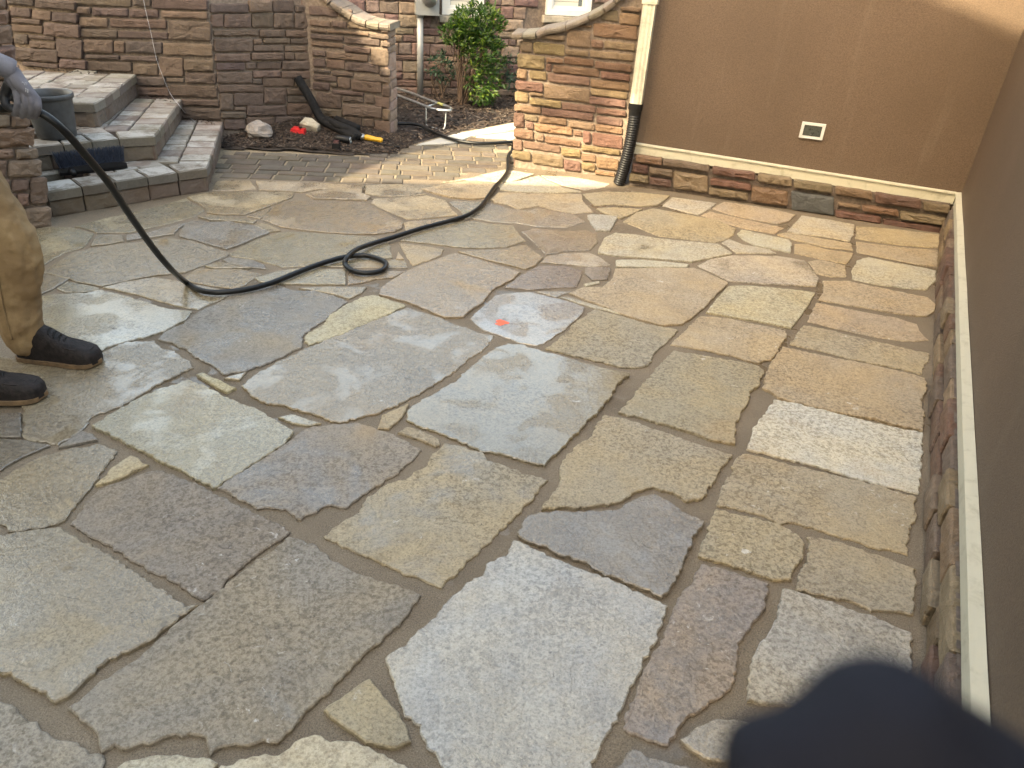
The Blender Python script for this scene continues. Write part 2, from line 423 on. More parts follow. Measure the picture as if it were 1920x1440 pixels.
# ------------------------------------------------------------ irregular slab of stone
def slab(name, out3, nrm, depth, mat, parent, color, seg=0.05, jit=0.006, bev=0.005, face_relief=0.0, smooth=False, seed=None):
    "out3: outline on the front plane (any order); nrm: front normal; gives a stone of the given depth with chipped, bevelled rim"
    rnd = random.Random(seed if seed is not None else random.random())
    n = nrm.normalized()
    u = (out3[1] - out3[0]).normalized(); u = (u - n * u.dot(n)).normalized(); w = n.cross(u)
    o = sum(out3, V((0, 0, 0))) / len(out3)
    P = [((p - o).dot(u), (p - o).dot(w)) for p in out3]
    area = sum(P[i][0] * P[(i + 1) % len(P)][1] - P[(i + 1) % len(P)][0] * P[i][1] for i in range(len(P)))
    if area < 0: P.reverse()
    Q = []; off = rnd.random() * 100
    for i in range(len(P)):
        a = P[i]; b = P[(i + 1) % len(P)]
        L = math.hypot(b[0] - a[0], b[1] - a[1])
        k = max(1, int(round(L / seg)))
        nx, ny = (b[1] - a[1]) / (L + 1e-9), -(b[0] - a[0]) / (L + 1e-9)
        for q in range(k):
            t = q / k
            x = a[0] + (b[0] - a[0]) * t; y = a[1] + (b[1] - a[1]) * t
            d = jit * (mnoise.noise(V((x * 18 + off, y * 18, off))) * 0.9 + rnd.uniform(-0.65, 0.65))
            if L < seg: d *= 0.4
            Q.append((x + nx * d, y + ny * d))
    N = len(Q)
    def inset(r, amt):
        res = []
        for i in range(N):
            a = r[i - 1]; b = r[i]; c = r[(i + 1) % N]
            n1 = V((-(b[1] - a[1]), b[0] - a[0])); n2 = V((-(c[1] - b[1]), c[0] - b[0]))
            if n1.length > 1e-9: n1.normalize()
            if n2.length > 1e-9: n2.normalize()
            d = n1 + n2
            if d.length < 1e-4: d = n1
            d.normalize()
            k = amt / max(0.5, d.dot(n1))
            res.append((b[0] + d.x * k, b[1] + d.y * k))
        return res
    I1 = inset(Q, bev)
    def P3(q, h): return o + u * q[0] + w * q[1] + n * h
    vs = [P3(q, -depth) for q in Q] + [P3(q, -bev * rnd.uniform(0.6, 1.3)) for q in Q] + [P3(q, 0) for q in I1]
    fs = []
    for r in range(2):
        for i in range(N):
            j = (i + 1) % N
            fs.append((r * N + i, r * N + j, (r + 1) * N + j, (r + 1) * N + i))
    if face_relief > 0:
        cx = sum(q[0] for q in I1) / N; cy = sum(q[1] for q in I1) / N
        off2 = rnd.random() * 50
        for s_ in (0.72, 0.38):
            for q in I1:
                x = cx + (q[0] - cx) * s_; y = cy + (q[1] - cy) * s_
                vs.append(P3((x, y), face_relief * (0.55 + mnoise.noise(V((x * 22 + off2, y * 22, off2))) * 1.1)))
        vs.append(P3((cx, cy), face_relief * rnd.uniform(0.2, 1.1)))
        for r in (2, 3):
            for i in range(N):
                j = (i + 1) % N
                fs.append((r * N + i, r * N + j, (r + 1) * N + j, (r + 1) * N + i))
        c = 5 * N
        for i in range(N):
            fs.append((4 * N + i, 4 * N + (i + 1) % N, c))
    else:
        fs.append(tuple(range(2 * N, 3 * N)))
    return mesh_obj(name, vs, fs, mat, parent, smooth, color)

# ============================================================ GROUND AND PATIO
structure('ground', [(-120, -120, -0.06), (120, -120, -0.06), (120, 120, -0.06), (-120, 120, -0.06)], [(0, 1, 2, 3)], M_SOIL)
# plan of the two stucco walls, read from the trim board above the stone base
BL = gp(1197, 268, 0.31); CO = gp(1803, 362, 0.27); RN = gp(1861, 1364, 0.29)
bdir = V((BL.x - CO.x, BL.y - CO.y, 0)).normalized()
wdir = V((RN.x - CO.x, RN.y - CO.y, 0)).normalized()
bn = V((-bdir.y, bdir.x, 0));  bn = bn if bn.y < 0 else -bn        # facing the patio
wnm = V((-wdir.y, wdir.x, 0)); wnm = wnm if wnm.x < 0 else -wnm
CO0 = V((CO.x, CO.y, 0))
# sand bed: a finely divided sheet, slightly uneven
def sheet(name, x0, x1, y0, y1, step, z, amp, mat, inside=None, zf=None):
    nx = int((x1 - x0) / step); ny = int((y1 - y0) / step)
    idx = {}; vs = []; fs = []
    def vid(i, j):
        if (i, j) not in idx:
            x = x0 + (x1 - x0) * i / nx; y = y0 + (y1 - y0) * j / ny
            zz = z + amp * mnoise.noise(V((x * 5, y * 5, 1))) + amp * 0.5 * mnoise.noise(V((x * 19, y * 19, 4)))
            if zf: zz += zf(x, y)
            idx[(i, j)] = len(vs); vs.append((x, y, zz))
        return idx[(i, j)]
    for i in range(nx):
        for j in range(ny):
            x = x0 + (x1 - x0) * (i + 0.5) / nx; y = y0 + (y1 - y0) * (j + 0.5) / ny
            if inside and not inside(x, y): continue
            fs.append((vid(i, j), vid(i + 1, j), vid(i + 1, j + 1), vid(i, j + 1)))
    return structure(name, vs, fs, mat, True)
def in_poly(poly, x, y):
    c = False; j = len(poly) - 1
    for i in range(len(poly)):
        xi, yi = poly[i][0], poly[i][1]; xj, yj = poly[j][0], poly[j][1]
        if (yi > y) != (yj > y) and x < (xj - xi) * (y - yi) / (yj - yi) + xi: c = not c
        j = i
    return c
EDGE = [gp(405, 334), gp(480, 336), gp(690, 345), gp(840, 335), gp(955, 308), gp(1000, 318)]
def edge_y(x):
    for a, b in zip(EDGE, EDGE[1:]):
        if a.x <= x <= b.x: return a.y + (b.y - a.y) * (x - a.x) / (b.x - a.x)
    return 6.1 if x > EDGE[-1].x else EDGE[0].y
def in_patio(x, y):
    if y > edge_y(x) + 0.03: return False
    p = V((x, y, 0)) - CO0
    return p.dot(bn) > 0.0 and p.dot(wnm) > 0.0 or (p.dot(wnm) > 0 and x < 0.75 and y < 6.3)
patio = sheet('patio', -4.2, 3.1, -0.8, 6.3, 0.05, 0.0, 0.0022, M_SAND, in_patio)

TONE = {'G': (.275, .250, .215), 'K': (.235, .214, .186), 'T': (.405, .34, .25), 'Y': (.45, .41, .31), 'O': (.42, .34, .225),
        'W': (.56, .55, .51), 'P': (.31, .272, .238), 'L': (.36, .318, .245), 'B': (.40, .38, .34), 'M': (.345, .302, .226), 'C': (.47, .435, .355), 'N': (.395, .355, .262)}
# crop, tone, wetness | outline
FLAGS = """
D Y .72|515,470 640,395 720,350 880,270 1060,212 1140,240 1200,270 1290,325 1380,350 1480,400 1560,440 1650,500 1600,570 1400,700 1200,825 1060,745 900,665 760,600 640,535
S G .42|408,914 470,873 545,823 580,800 673,791 737,813 790,843 747,885 687,923 670,937 650,951 613,947 563,973 533,957 513,952 483,953 447,935
G M .5|0,130 340,85 420,130 560,210 700,295 820,370 890,425 980,480 1050,520 1120,510 1000,605 870,700 720,770 580,850 480,940 380,1020 300,1065 250,1010 130,960 0,890 -200,850 -200,150
D K .35|400,1025 440,960 500,880 560,830 700,780 800,740 890,725 1060,780 1190,840 1290,895 1380,935 1480,985 1632,1068 1540,1130 1430,1210 1310,1300 1260,1370 1150,1455 1000,1370 860,1295 700,1205 640,1170 530,1110
D M .55|0,780 100,710 250,640 400,600 560,575 662,612 560,750 500,830 420,930 330,1020 250,1045 40,1068 0,1010 -60,960 -60,800
D T .3|530,805 600,745 620,715 735,637 775,650 800,680 835,690 720,745 620,785
D G .4|325,590 460,500 520,520 550,548 430,570
D K .5|0,545 130,550 285,580 190,620 100,660 0,720 -100,760 -100,540
D L .82|130,540 128,400 100,300 -60,230 -60,90 200,100 400,105 540,75 640,30 700,5 865,-5 920,40 985,55 1060,105 1085,145 1020,170 930,215 800,290 680,360 560,400 510,430 490,465 410,530 322,578 285,572
D K .6|0,400 115,400 120,536 0,533 -100,530 -100,380
A C .92|55,705 150,690 300,685 390,670 480,690 640,735 740,770 850,780 905,790 860,835 740,900 640,935 520,960 430,990 340,1040 250,1030 100,960 -80,950 -180,900 -180,740
A L .6|55,575 100,585 210,605 130,655 50,690 -150,720 -150,600
A L .7|140,660 200,620 300,640 375,655 380,668 290,682 190,682
A Y .8|395,655 520,625 680,597 800,615 930,640 1060,665 1120,690 1080,715 1000,745 930,780 880,775 760,745 640,710 500,675
A O .7|870,590 930,550 1020,553 1160,549 1300,580 1250,600 1200,640 1150,662 1040,652 930,633 850,612
A L .7|970,533 1060,508 1150,532 1230,543 1020,546
A G .5|1070,500 1110,485 1240,500 1310,530 1320,552 1200,538 1100,518
A N .62|100,540 230,460 350,432 480,410 620,400 770,375 900,390 1000,424 1110,457 1100,475 1040,500 960,530 860,568 700,583 560,611 480,631 390,648 280,630 180,600 60,570
A N .6|0,330 120,315 230,320 350,352 320,390 290,428 180,460 110,500 55,535 -60,555 -150,500 -150,380
A N .6|350,377 370,358 510,358 515,392 440,408 330,418
A B .7|527,360 640,347 760,314 870,289 825,320 795,352 700,367 530,388
A N .55|240,313 400,270 560,235 720,195 870,152 900,182 960,207 967,225 920,252 840,278 720,306 640,326 540,347 360,348 300,325
A B .78|825,352 855,302 900,279 980,287 1110,284 1250,308 1335,345 1270,368 1180,408 1090,436 1000,412 900,382 832,368
A N .5|935,256 1000,247 1150,262 1265,276 1250,293 1120,279 1000,273
A T .5|870,147 1000,122 1200,118 1400,118 1475,122 1460,148 1390,173 1330,198 1200,242 1060,242 980,232 973,205 943,185
A T .5|1212,254 1330,206 1343,207 1308,253 1280,268
S T .66|490,410 500,400 517,384 547,376 593,376 640,377 683,379 707,391 733,404 756,416 754,427 740,433 707,437 660,437 610,434 560,429 527,424
A T .5|1285,292 1330,302 1398,333 1330,343 1255,306
S N .7|430,475 453,461 487,446 527,434 567,434 627,439 693,443 720,448 730,458 735,478 737,483 690,488 643,500 580,498 527,501 517,497 473,485 433,480
A Y .6|1250,600 1380,562 1500,547 1765,552 1765,637 1600,637 1400,632 1280,622
B T .5|40,622 250,622 365,627 290,657 200,663 120,687 35,698
B M .5|258,570 300,557 362,562 376,606 262,603
B T .5|12,560 243,562 243,602 45,607
A Y .5|1500,657 1600,652 1700,650 1885,652 1850,688 1780,717 1690,690
A G .5|1100,710 1280,652 1390,643 1480,673 1600,673 1690,698 1776,732 1700,790 1660,828 1600,868 1525,918 1520,988 1400,1048 1300,1093 1180,1128 1080,1148 1000,1090 900,1035 860,1000 760,960 712,945 735,912 860,852 920,800 1010,760
S Y .35|572,640 573,628 607,607 617,590 653,568 683,554 707,553 737,563 760,572 723,591 680,609 640,627 600,640 578,647
S M .74|453,724 477,704 527,675 567,657 627,629 700,599 765,575 780,580 827,595 853,607 873,612 900,622 927,627 922,637 915,650 878,673 845,703 798,730 765,750 707,775 637,793 627,792 593,779 533,761 500,757 473,743
D Y .4|1103,182 1140,172 1328,260 1275,283 1200,245
D C .6|1258,205 1388,167 1348,213 1300,209
D Y .8|1562,425 1640,407 1720,430 1806,459 1740,472 1640,458
E M .4|472,410 618,347 603,385 573,430 508,488 442,488
E M .3|557,510 610,477 700,502 788,547 793,580 770,588 680,550
E M .9|610,380 650,350 760,290 880,220 1000,110 1100,40 1170,10 1240,15 1340,45 1500,90 1640,130 1780,165 1865,185 1780,260 1760,310 1680,400 1600,480 1500,580 1390,698 1250,660 1130,625 1040,620 960,580 850,535 700,480 605,445
E M .42|135,1095 260,1000 340,960 370,880 500,800 620,760 720,690 770,620 820,570 920,590 1030,625 1060,670 1200,710 1403,780 1300,900 1180,1020 1080,1120 940,1250 800,1383 700,1345 570,1290 400,1220 250,1150
S G .3|123,1328 160,1303 213,1263 260,1230 293,1203 333,1163 373,1137 427,1093 473,1053 520,1023 543,1005 570,1012 593,1020 613,1040 660,1067 700,1083 747,1097 790,1113 777,1133 760,1157 727,1193 673,1233 643,1270 593,1313 573,1335 560,1350 520,1392 467,1397 417,1402 393,1413 377,1377 317,1383 267,1393 227,1403 213,1397 190,1405 177,1373 160,1353 147,1340
S W .72|722,1233 757,1207 793,1177 807,1160 850,1117 877,1093 910,1073 913,1057 953,1037 965,1013 990,1023 1043,1047 1093,1067 1140,1083 1187,1107 1253,1135 1240,1175 1222,1215 1200,1257 1175,1305 1153,1347 1130,1395 1110,1440 1060,1540 870,1540 833,1440 813,1413 797,1390 787,1360 760,1340 747,1313 733,1270
H M .2|135,1110 200,1060 400,930 440,980 520,1080 580,1160 625,1290 550,1315 440,1310 380,1290 280,1220 230,1190
S C .25|413,1433 473,1420 533,1410 567,1383 590,1380 620,1388 670,1393 710,1407 747,1427 767,1440 800,1520 420,1520 400,1450
S C .2|220,1437 233,1427 283,1415 333,1415 393,1420 408,1430 393,1450 378,1510 240,1510
S G .3|0,1315 27,1323 40,1340 97,1377 143,1393 197,1425 190,1450 150,1520 -80,1520 -80,1300
B L .35|1145,1060 1250,980 1340,890 1425,835 1560,870 1720,920 1898,955 1850,1010 1760,1080 1745,1130 1700,1165 1560,1160 1400,1120 1250,1085
B B .95|722,890 780,840 860,762 960,747 1060,741 1150,762 1300,802 1368,830 1350,870 1250,960 1140,1030 1100,1043 1000,1025 900,985 800,955
F M .3|110,370 200,270 330,120 400,45 520,65 700,95 850,125 885,150 860,220 800,270 800,330 770,370 730,450 735,540 620,520 500,480 340,430 200,390
S L .28|1132,776 1173,785 1237,806 1297,828 1375,852 1354,870 1347,888 1332,913 1322,932 1290,939 1262,923 1226,913 1198,920 1170,936 1141,946 1090,951 1015,952 1035,922 1050,907 1047,883 1053,867 1077,840 1107,820
S P .72|967,998 983,970 1007,960 1060,956 1120,958 1162,953 1191,934 1226,924 1255,941 1279,959 1322,978 1304,1005 1290,1033 1279,1065 1262,1093 1244,1120 1209,1104 1155,1083 1120,1068 1100,1053 1037,1033 1027,1023 987,1013
F W .15|940,310 1060,327 1200,362 1400,412 1560,448 1726,480 1720,600 1705,805 1640,790 1500,755 1340,710 1200,670 1050,630 920,600 790,570 830,460 880,390
F T .2|875,240 900,160 930,90 990,28 1200,73 1400,113 1600,153 1735,188 1745,240 1720,310 1735,400 1726,470 1600,442 1470,408 1300,378 1150,343 1060,322 960,293
F M .25|760,592 900,618 1100,668 1300,718 1500,763 1690,822 1680,950 1660,1010 1640,1125 1560,1100 1450,1090 1350,1050 1200,1010 1060,960 960,962 880,918 780,898 635,863 655,770 720,690 710,660
F L .25|630,884 750,912 880,942 980,972 1060,1022 1105,1080 1090,1150 1040,1200 1030,1260 960,1265 850,1230 700,1180 535,1135 570,1040 600,960
F L .25|1115,1032 1180,1032 1300,1067 1430,1112 1560,1152 1690,1197 1690,1300 1680,1440 1580,1425 1450,1425 1380,1380 1300,1365 1150,1330 1057,1310 1080,1220 1112,1150 1132,1080
S P .45|1315,1057 1350,1063 1396,1078 1443,1094 1440,1120 1425,1155 1390,1200 1382,1240 1375,1290 1340,1310 1295,1340 1270,1368 1253,1396 1215,1388 1170,1370 1172,1345 1200,1270 1240,1200 1280,1110
S B .35|1467,1101 1505,1112 1560,1127 1640,1157 1710,1184 1708,1260 1700,1360 1560,1335 1480,1325 1402,1312 1410,1230 1440,1180 1465,1140
S B .5|1275,1385 1310,1360 1345,1345 1400,1350 1460,1380 1440,1440 1320,1420 1290,1400
S P .5|1175,1412 1190,1404 1240,1421 1300,1441 1340,1470 1320,1540 1130,1540 1150,1450
S B .3|1480,1395 1700,1390 1690,1540 1420,1540 1440,1450
C T .2|1150,556 1290,557 1450,592 1600,622 1740,652 1785,690 1778,728 1738,757 1620,751 1440,716 1250,687 1122,662 1152,620
C T .2|1112,682 1250,707 1400,737 1560,767 1680,802 1700,850 1745,893 1600,897 1450,877 1280,838 1062,788
C T .2|1042,807 1150,823 1280,858 1450,898 1600,933 1748,967 1740,1010 1700,1082 1500,1037 1300,997 1100,947 962,912
C Y .2|620,587 720,583 850,593 1000,607 1108,622 1088,660 1038,740 973,823 860,798 720,773 600,753 492,733 552,660
C T .25|457,757 600,768 720,793 850,818 938,842 948,870 898,950 858,998 790,1018 650,983 500,948 292,913 382,830
S T .3|1153,503 1230,502 1300,502 1320,508 1366,530 1346,550 1319,577 1299,593 1282,606 1240,608 1217,602 1173,590 1130,572 1103,563 1067,548 1093,537 1130,537 1150,520
B C .4|1227,770 1270,767 1440,817 1600,862 1580,868 1420,828 1330,803
B B .8|1092,737 1200,738 1302,737 1210,770
B P .7|917,714 1000,652 1110,593 1250,593 1358,622 1328,713 1200,718 1060,728
B P .5|1372,603 1500,598 1518,612 1498,668 1410,670 1367,635
B C .5|1362,695 1450,677 1453,690 1377,708
B C .5|1122,573 1152,543 1250,524 1390,519 1450,542 1516,589 1400,598 1260,583
S C .3|1154,487 1200,486 1250,490 1293,495 1288,500 1230,500 1156,499
S C .35|1121,473 1124,461 1134,444 1154,435 1193,439 1227,445 1270,450 1346,457 1358,464 1374,475 1346,481 1297,490 1240,485 1160,479
C T .2|25,225 100,172 200,152 440,197 560,217 662,266 648,300 598,329 548,343 330,318 230,308
C C .25|247,135 300,88 420,103 552,122 508,155 450,188 350,163
C T .15|525,150 592,113 740,133 880,158 997,187 957,220 900,237 760,212 640,187
C T .15|465,190 512,168 640,198 780,228 932,262 878,293 700,262 560,222
C C .2|948,280 1030,193 1200,218 1327,242 1322,300 1298,333 1150,307 1020,293
C T .2|893,296 940,288 1100,313 1308,347 1317,383 1180,367 1000,328
C O .2|988,352 1060,353 1180,383 1322,403 1308,438 1278,463 1150,437 988,402
C C .25|668,290 692,268 800,293 958,327 977,347 967,397 870,377 770,357 692,318
C C .25|578,345 617,323 700,353 850,382 885,403 780,403 662,403 622,370
C C .4|443,470 522,433 640,414 780,414 900,418 1048,443 1088,490 1127,545 1107,588 960,582 780,572 622,557 542,518
C T .2|1068,450 1130,438 1277,471 1282,537 1200,537 1112,518
C C .2|1313,500 1343,443 1402,423 1560,458 1700,483 1787,503 1787,560 1730,608 1600,598 1450,578 1313,548
C T .2|1338,337 1420,348 1580,368 1797,388 1792,477 1700,467 1560,442 1400,407 1343,398
C T .2|1338,253 1450,258 1600,273 1812,298 1802,372 1600,357 1450,337 1333,318
B B .3|1382,307 1420,303 1557,313 1528,370 1508,398 1432,393 1402,350
S T .3|1093,363 1130,359 1200,361 1256,367 1235,383 1207,386 1150,382 1116,384 1101,372
S T .3|1118,390 1150,388 1205,391 1185,401 1165,409 1150,404 1131,397
B T .4|880,183 1000,183 1200,188 1352,188 1357,225 1416,290 1300,298 1200,278 1110,257 1000,277 930,248 862,238 842,220
B B .6|607,237 650,228 740,233 860,248 950,273 1060,283 1110,268 1200,288 1308,303 1376,345 1270,377 1100,372 980,352 860,347 722,323 682,300
B N .62|333,450 440,402 600,353 720,343 860,358 968,367 998,410 1037,453 930,487 800,492 640,487 540,472 440,462
B T .5|352,350 420,338 650,328 695,327 600,358 470,393 362,398
B B .8|1018,401 1090,383 1250,398 1380,393 1437,412 1442,459 1398,507 1260,512 1152,532 1082,460
B T .5|653,510 760,503 900,498 1037,473 1087,512 1136,546 1098,588 1040,612 900,577 780,547
B T .4|323,467 440,478 577,502 567,530 500,562 402,592 372,550
B T .4|307,555 320,513 353,555
B T .55|217,720 300,662 400,607 560,548 640,518 760,553 900,593 1012,627 958,668 848,728 798,798 718,848 688,878 580,882 500,848 380,798 212,753
S T .5|574,363 600,356 640,348 681,346 678,361 695,368 688,374 627,372 588,371
A T .5|1258,57 1500,62 1700,72 1875,77 1867,90 1600,103 1520,118 1400,110 1278,106
A T .5|1042,57 1150,52 1228,54 1262,103 1150,110 1012,113 1022,90
B T .45|137,142 280,134 535,138 478,155 447,188 485,189 400,202 250,202 187,198 133,188
B T .45|183,217 350,208 480,198 587,226 617,270 655,308 520,322 372,332 290,298 200,258 168,240
B T .4|503,178 455,160 550,138 640,124 760,114 858,132 866,160 828,207 740,217 622,207
B C .3|563,123 740,98 780,83 920,53 1086,76 1000,108 950,122 870,117 700,107
B C .3|883,135 1010,113 1110,84 1158,112 1250,153 1352,176 1200,182 1000,178 893,165
B C .3|1124,87 1300,93 1510,132 1478,153 1370,168 1250,142 1153,105
"""
flag_polys = []
for k, line in enumerate(FLAGS.strip().splitlines()):
    head, pts = line.split('|')
    c, tone, wet = head.split()
    rz = random.Random(k)
    zt = 0.0065 + rz.uniform(-0.0015, 0.0065)
    out = [gp(*cpx(c, *map(float, q.split(','))), zt) for q in pts.split()]
    cen = sum(out, V((0, 0, 0))) / len(out)
    near = 1.0 if cen.y < 3.2 else 0.6
    if cen.y < 2.6: out = [q + (CPOS - q) * (0.0035 / CAM_H) for q in out]
    size = max((p - cen).length for p in out)
    nrm = V((rz.uniform(-1, 1) * 0.006, rz.uniform(-1, 1) * 0.006, 1)).normalized()
    if tone == 'B' and wet == '.95': dab_plane = (cen.copy(), nrm.copy())
    slab('flagstone', out, nrm, 0.03, M_FLAG, patio, jcol(TONE[tone], 0.06, min(1.0, float(wet) + (0.08 if float(wet) >= 0.5 else 0.0))),
         seg=0.014 if near == 1 else 0.026, jit=(0.0075 if size > 0.15 else 0.0035) * near, bev=0.0035, seed=k)
# orange marker paint dab on the wet blue slab
dab = [gp(941 + 11 * math.cos(a) * (1 + 0.35 * math.sin(5 * a + 1)), 604.5 + 5 * math.sin(a) * (1 + 0.3 * math.cos(3 * a)), 0.008) for a in [i * math.pi / 12 for i in range(24)]]
for q in dab: q.z = dab_plane[0].z - ((q.x - dab_plane[0].x) * dab_plane[1].x + (q.y - dab_plane[0].y) * dab_plane[1].y) / dab_plane[1].z + 0.0008
mesh_obj('paint_dab', dab, [tuple(range(24))], M_SPRAY, None, label='small orange marker paint dab on the wet bluish flagstone', cat='paint mark')

# ============================================================ STUCCO HOUSE CORNER
house = empty('stucco_house', CO0, 'brown stucco house corner with cream trim over a low stone base', 'house')
H_W = 2.6
def P(o, d, n, a, b, z): return o + d * a + n * b + V((0, 0, z))
BLEN = (BL - CO).length + 0.02
RLEN = 6.6
def wall_box(o, d, n, a0, a1, b0, b1, z0, z1, mb=None):
    mb = mb or MB()
    vs = [P(o, d, n, a, b, z) for z in (z0, z1) for a, b in ((a0, b0), (a1, b0), (a1, b1), (a0, b1))]
    return mb.add(vs, [(3, 2, 1, 0), (4, 5, 6, 7), (0, 1, 5, 4), (1, 2, 6, 5), (2, 3, 7, 6), (3, 0, 4, 7)])
wall_box(CO0, bdir, bn, -0.05, BLEN, -0.3, 0.0, -0.1, H_W).build('wall', M_STUCCO, house)
wall_box(CO0, wdir, wnm, 0.0, RLEN, -0.3, 0.0, -0.1, H_W).build('wall', M_STUCCO, house)
wall_box(CO0, bdir, bn, 0.05, BLEN, 0.001, 0.035, -0.1, 0.2).build('base_backing', M_MORTARD, house)
wall_box(CO0, wdir, wnm, 0.05, RLEN, 0.001, 0.03, -0.1, 0.19).build('base_backing', M_MORTARD, house)
# trim boards: a flat board with a thin drip cap
def trim(o, d, n, a0, a1, z0a, z0b, z1a, z1b, t):
    prof = [(0.002, 0, 0), (t, 0, 0), (t, 1, -0.012), (t + 0.012, 1, -0.008), (t + 0.012, 1, 0.0), (0.002, 1, 0.004)]
    vs = []; K = 24
    for i in range(K + 1):
        f = i / K; a = a0 + (a1 - a0) * f
        zb = z0a + (z0b - z0a) * f; zt = z1a + (z1b - z1a) * f
        wob = 0.0025 * mnoise.noise(V((a * 3, 0, 5)))
        for b, top, dz in prof: vs.append(P(o, d, n, a, b + wob, (zt if top else zb) + dz))
    fs = []
    for i in range(K):
        for k in range(6):
            j = (k + 1) % 6
            fs.append((i * 6 + k, i * 6 + j, i * 6 + 6 + j, i * 6 + 6 + k))
    fs += [tuple(range(6)), tuple(K * 6 + k for k in range(5, -1, -1))]
    return mesh_obj('trim_board', vs, fs, M_TRIM, house)
trim(CO0, bdir, bn, 0.034, BLEN, 0.192, 0.235, 0.27, 0.31, 0.022)
trim(CO0, wdir, wnm, 0.0, RLEN, 0.192, 0.205, 0.27, 0.292, 0.024)

def wall_stones(parent, crop, rows, p0, n, kfun, cols, mat=M_ROCK, proud=0.012, depth=0.05, gap=2.0, relief=0.008, name='stone', jit=0.004, accept=None):
    "stones traced as skewed boxes on a picture crop, set on the wall plane through p0 with normal n"
    made = []
    for k, (x0, y0, x1, y1) in enumerate(rows):
        g = gap
        s = kfun(y0) if callable(kfun) else kfun
        q = [(x0 + g, y0 + g), (x1 - g, y0 + g + s * (x1 - x0)), (x1 - g, y1 - g + s * (x1 - x0)), (x0 + g, y1 - g)]
        r = random.Random(k * 7 + len(rows))
        pr = proud * r.uniform(0.3, 1.4)
        pts = [on_plane(p0 + n * pr, n, *cpx(crop, *p)) for p in q]
        if accept and not all(accept(p) for p in pts): continue
        cc = cols[r.randrange(len(cols))]
        # rounded corners
        out = []
        for i in range(4):
            a = pts[i - 1]; b = pts[i]; c = pts[(i + 1) % 4]
            rr = min((a - b).length, (c - b).length) * 0.16
            rr = min(rr, 0.009)
            out += [b + (a - b).normalized() * rr, b + (c - b).normalized() * rr]
        made.append(slab(name, out, n, depth, mat, parent, jcol(cc, 0.12), seg=0.035, jit=jit * 0.8, bev=0.0045, face_relief=relief * r.uniform(0.4, 1.6), seed=k + 31))
    return made
BASECOL = [(.136, .072, .053), (.162, .098, .064), (.123, .089, .064), (.170, .128, .081), (.178, .132, .085), (.111, .060, .049)]
rows4 = [(125, 320, 250, 356), (250, 340, 470, 372), (480, 375, 680, 412), (110, 358, 186, 402), (190, 375, 300, 412), (300, 395, 462, 478), (190, 422, 292, 460), (95, 404, 188, 445),
         (470, 428, 662, 462), (465, 470, 648, 508), (690, 406, 850, 448), (660, 465, 832, 538), (855, 436, 1038, 476), (845, 486, 1045, 576),
         (1048, 468, 1222, 508), (1062, 540, 1168, 560), (1172, 552, 1343, 585), (1048, 575, 1262, 612), (1232, 496, 1448, 546), (1347, 582, 1565, 622), (1268, 616, 1540, 652), (1455, 536, 1580, 580)]
base_stones = wall_stones(house, '4', rows4, CO0 + bn * 0.06, bn, 0.145, BASECOL, M_ROCKWET, 0.012, 0.07, 2.0, 0.01)
base_stones[13].color = (.085, .088, .088, 1)               # one slate-grey block stands out in the base course
# right-hand base, seen along its length: stones of uneven depth
rr = random.Random(5)
RB = [(.14, .078, .056), (.19, .128, .082), (.16, .112, .08), (.205, .15, .10), (.125, .095, .075), (.18, .126, .078), (.12, .07, .052)]
a = 0.07
for row, (z0, z1) in enumerate(((0.006, 0.098), (0.104, 0.190))):
    a = 0.08 + row * 0.09
    while a < RLEN - 0.6:
        L = rr.choice((0.14, 0.18, 0.22, 0.28, 0.34))
        b = rr.uniform(0.046, 0.058) + (0.012 if rr.random() < 0.2 else 0) - row * 0.004
        zz0, zz1 = z0, z1
        if row == 0 and rr.random() < 0.35: zz1 -= 0.02
        pts = [P(CO0, wdir, wnm, a + 0.004, b, zz0), P(CO0, wdir, wnm, a + L - 0.004, b + rr.uniform(-.01, .01), zz0), P(CO0, wdir, wnm, a + L - 0.004, b, zz1), P(CO0, wdir, wnm, a + 0.004, b, zz1)]
        slab('stone', pts, wnm, b - 0.012, M_ROCKWET, house, jcol(rr.choice(RB), 0.12), 0.03, 0.005, 0.006, 0.005, seed=rr.random())
        a += L

# outlet cover with its flip lid, on the stucco
op = [on_plane(CO0 + bn * 0.0, bn, *q) for q in ((1503, 228), (1549, 233), (1543, 262), (1498, 256))]
oc = sum(op, V((0, 0, 0))) / 4
outlet = empty('outlet_cover', oc, 'white framed outlet cover with dark flip lid on the brown stucco', 'outlet cover')
ow, oh = 0.155, 0.104
Rb = Matrix((-bdir, -bn, V((0, 0, 1)))).transposed()
mb = MB()
for cx_, cz_, sx, sz in ((0, oh / 2 - .008, ow, .016), (0, -oh / 2 + .008, ow, .016), (-ow / 2 + .009, 0, .018, oh - .032), (ow / 2 - .009, 0, .018, oh - .032)):
    mb.box(oc + Rb @ V((cx_, -0.009, cz_)), (sx, 0.018, sz), Rb)
mb.build('frame', M_WHITE, outlet)
lid = MB().box(oc + Rb @ V((0, -0.007, 0.0)), (ow - .038, 0.012, oh - .034), Rb)
lidm = plain('smoked_plastic', (0.045, 0.05, 0.045), 0.3, 0, 0.3, 60)
lo = lid.build('lid', lidm, outlet)
MB().box(oc + Rb @ V((0, -0.016, -oh / 2 + .024)), (0.02, 0.006, 0.008), Rb).build('latch', lidm, lo)
for sx, sz in ((-1, 1), (1, 1), (-1, -1), (1, -1)):
    MB().lathe(oc + Rb @ V((sx * (ow / 2 - .012), -0.018, sz * (oh / 2 - .012))), [(0.0001, .003), (.003, .002), (.0035, 0)], 8, bn).build('screw', M_STEEL, outlet)

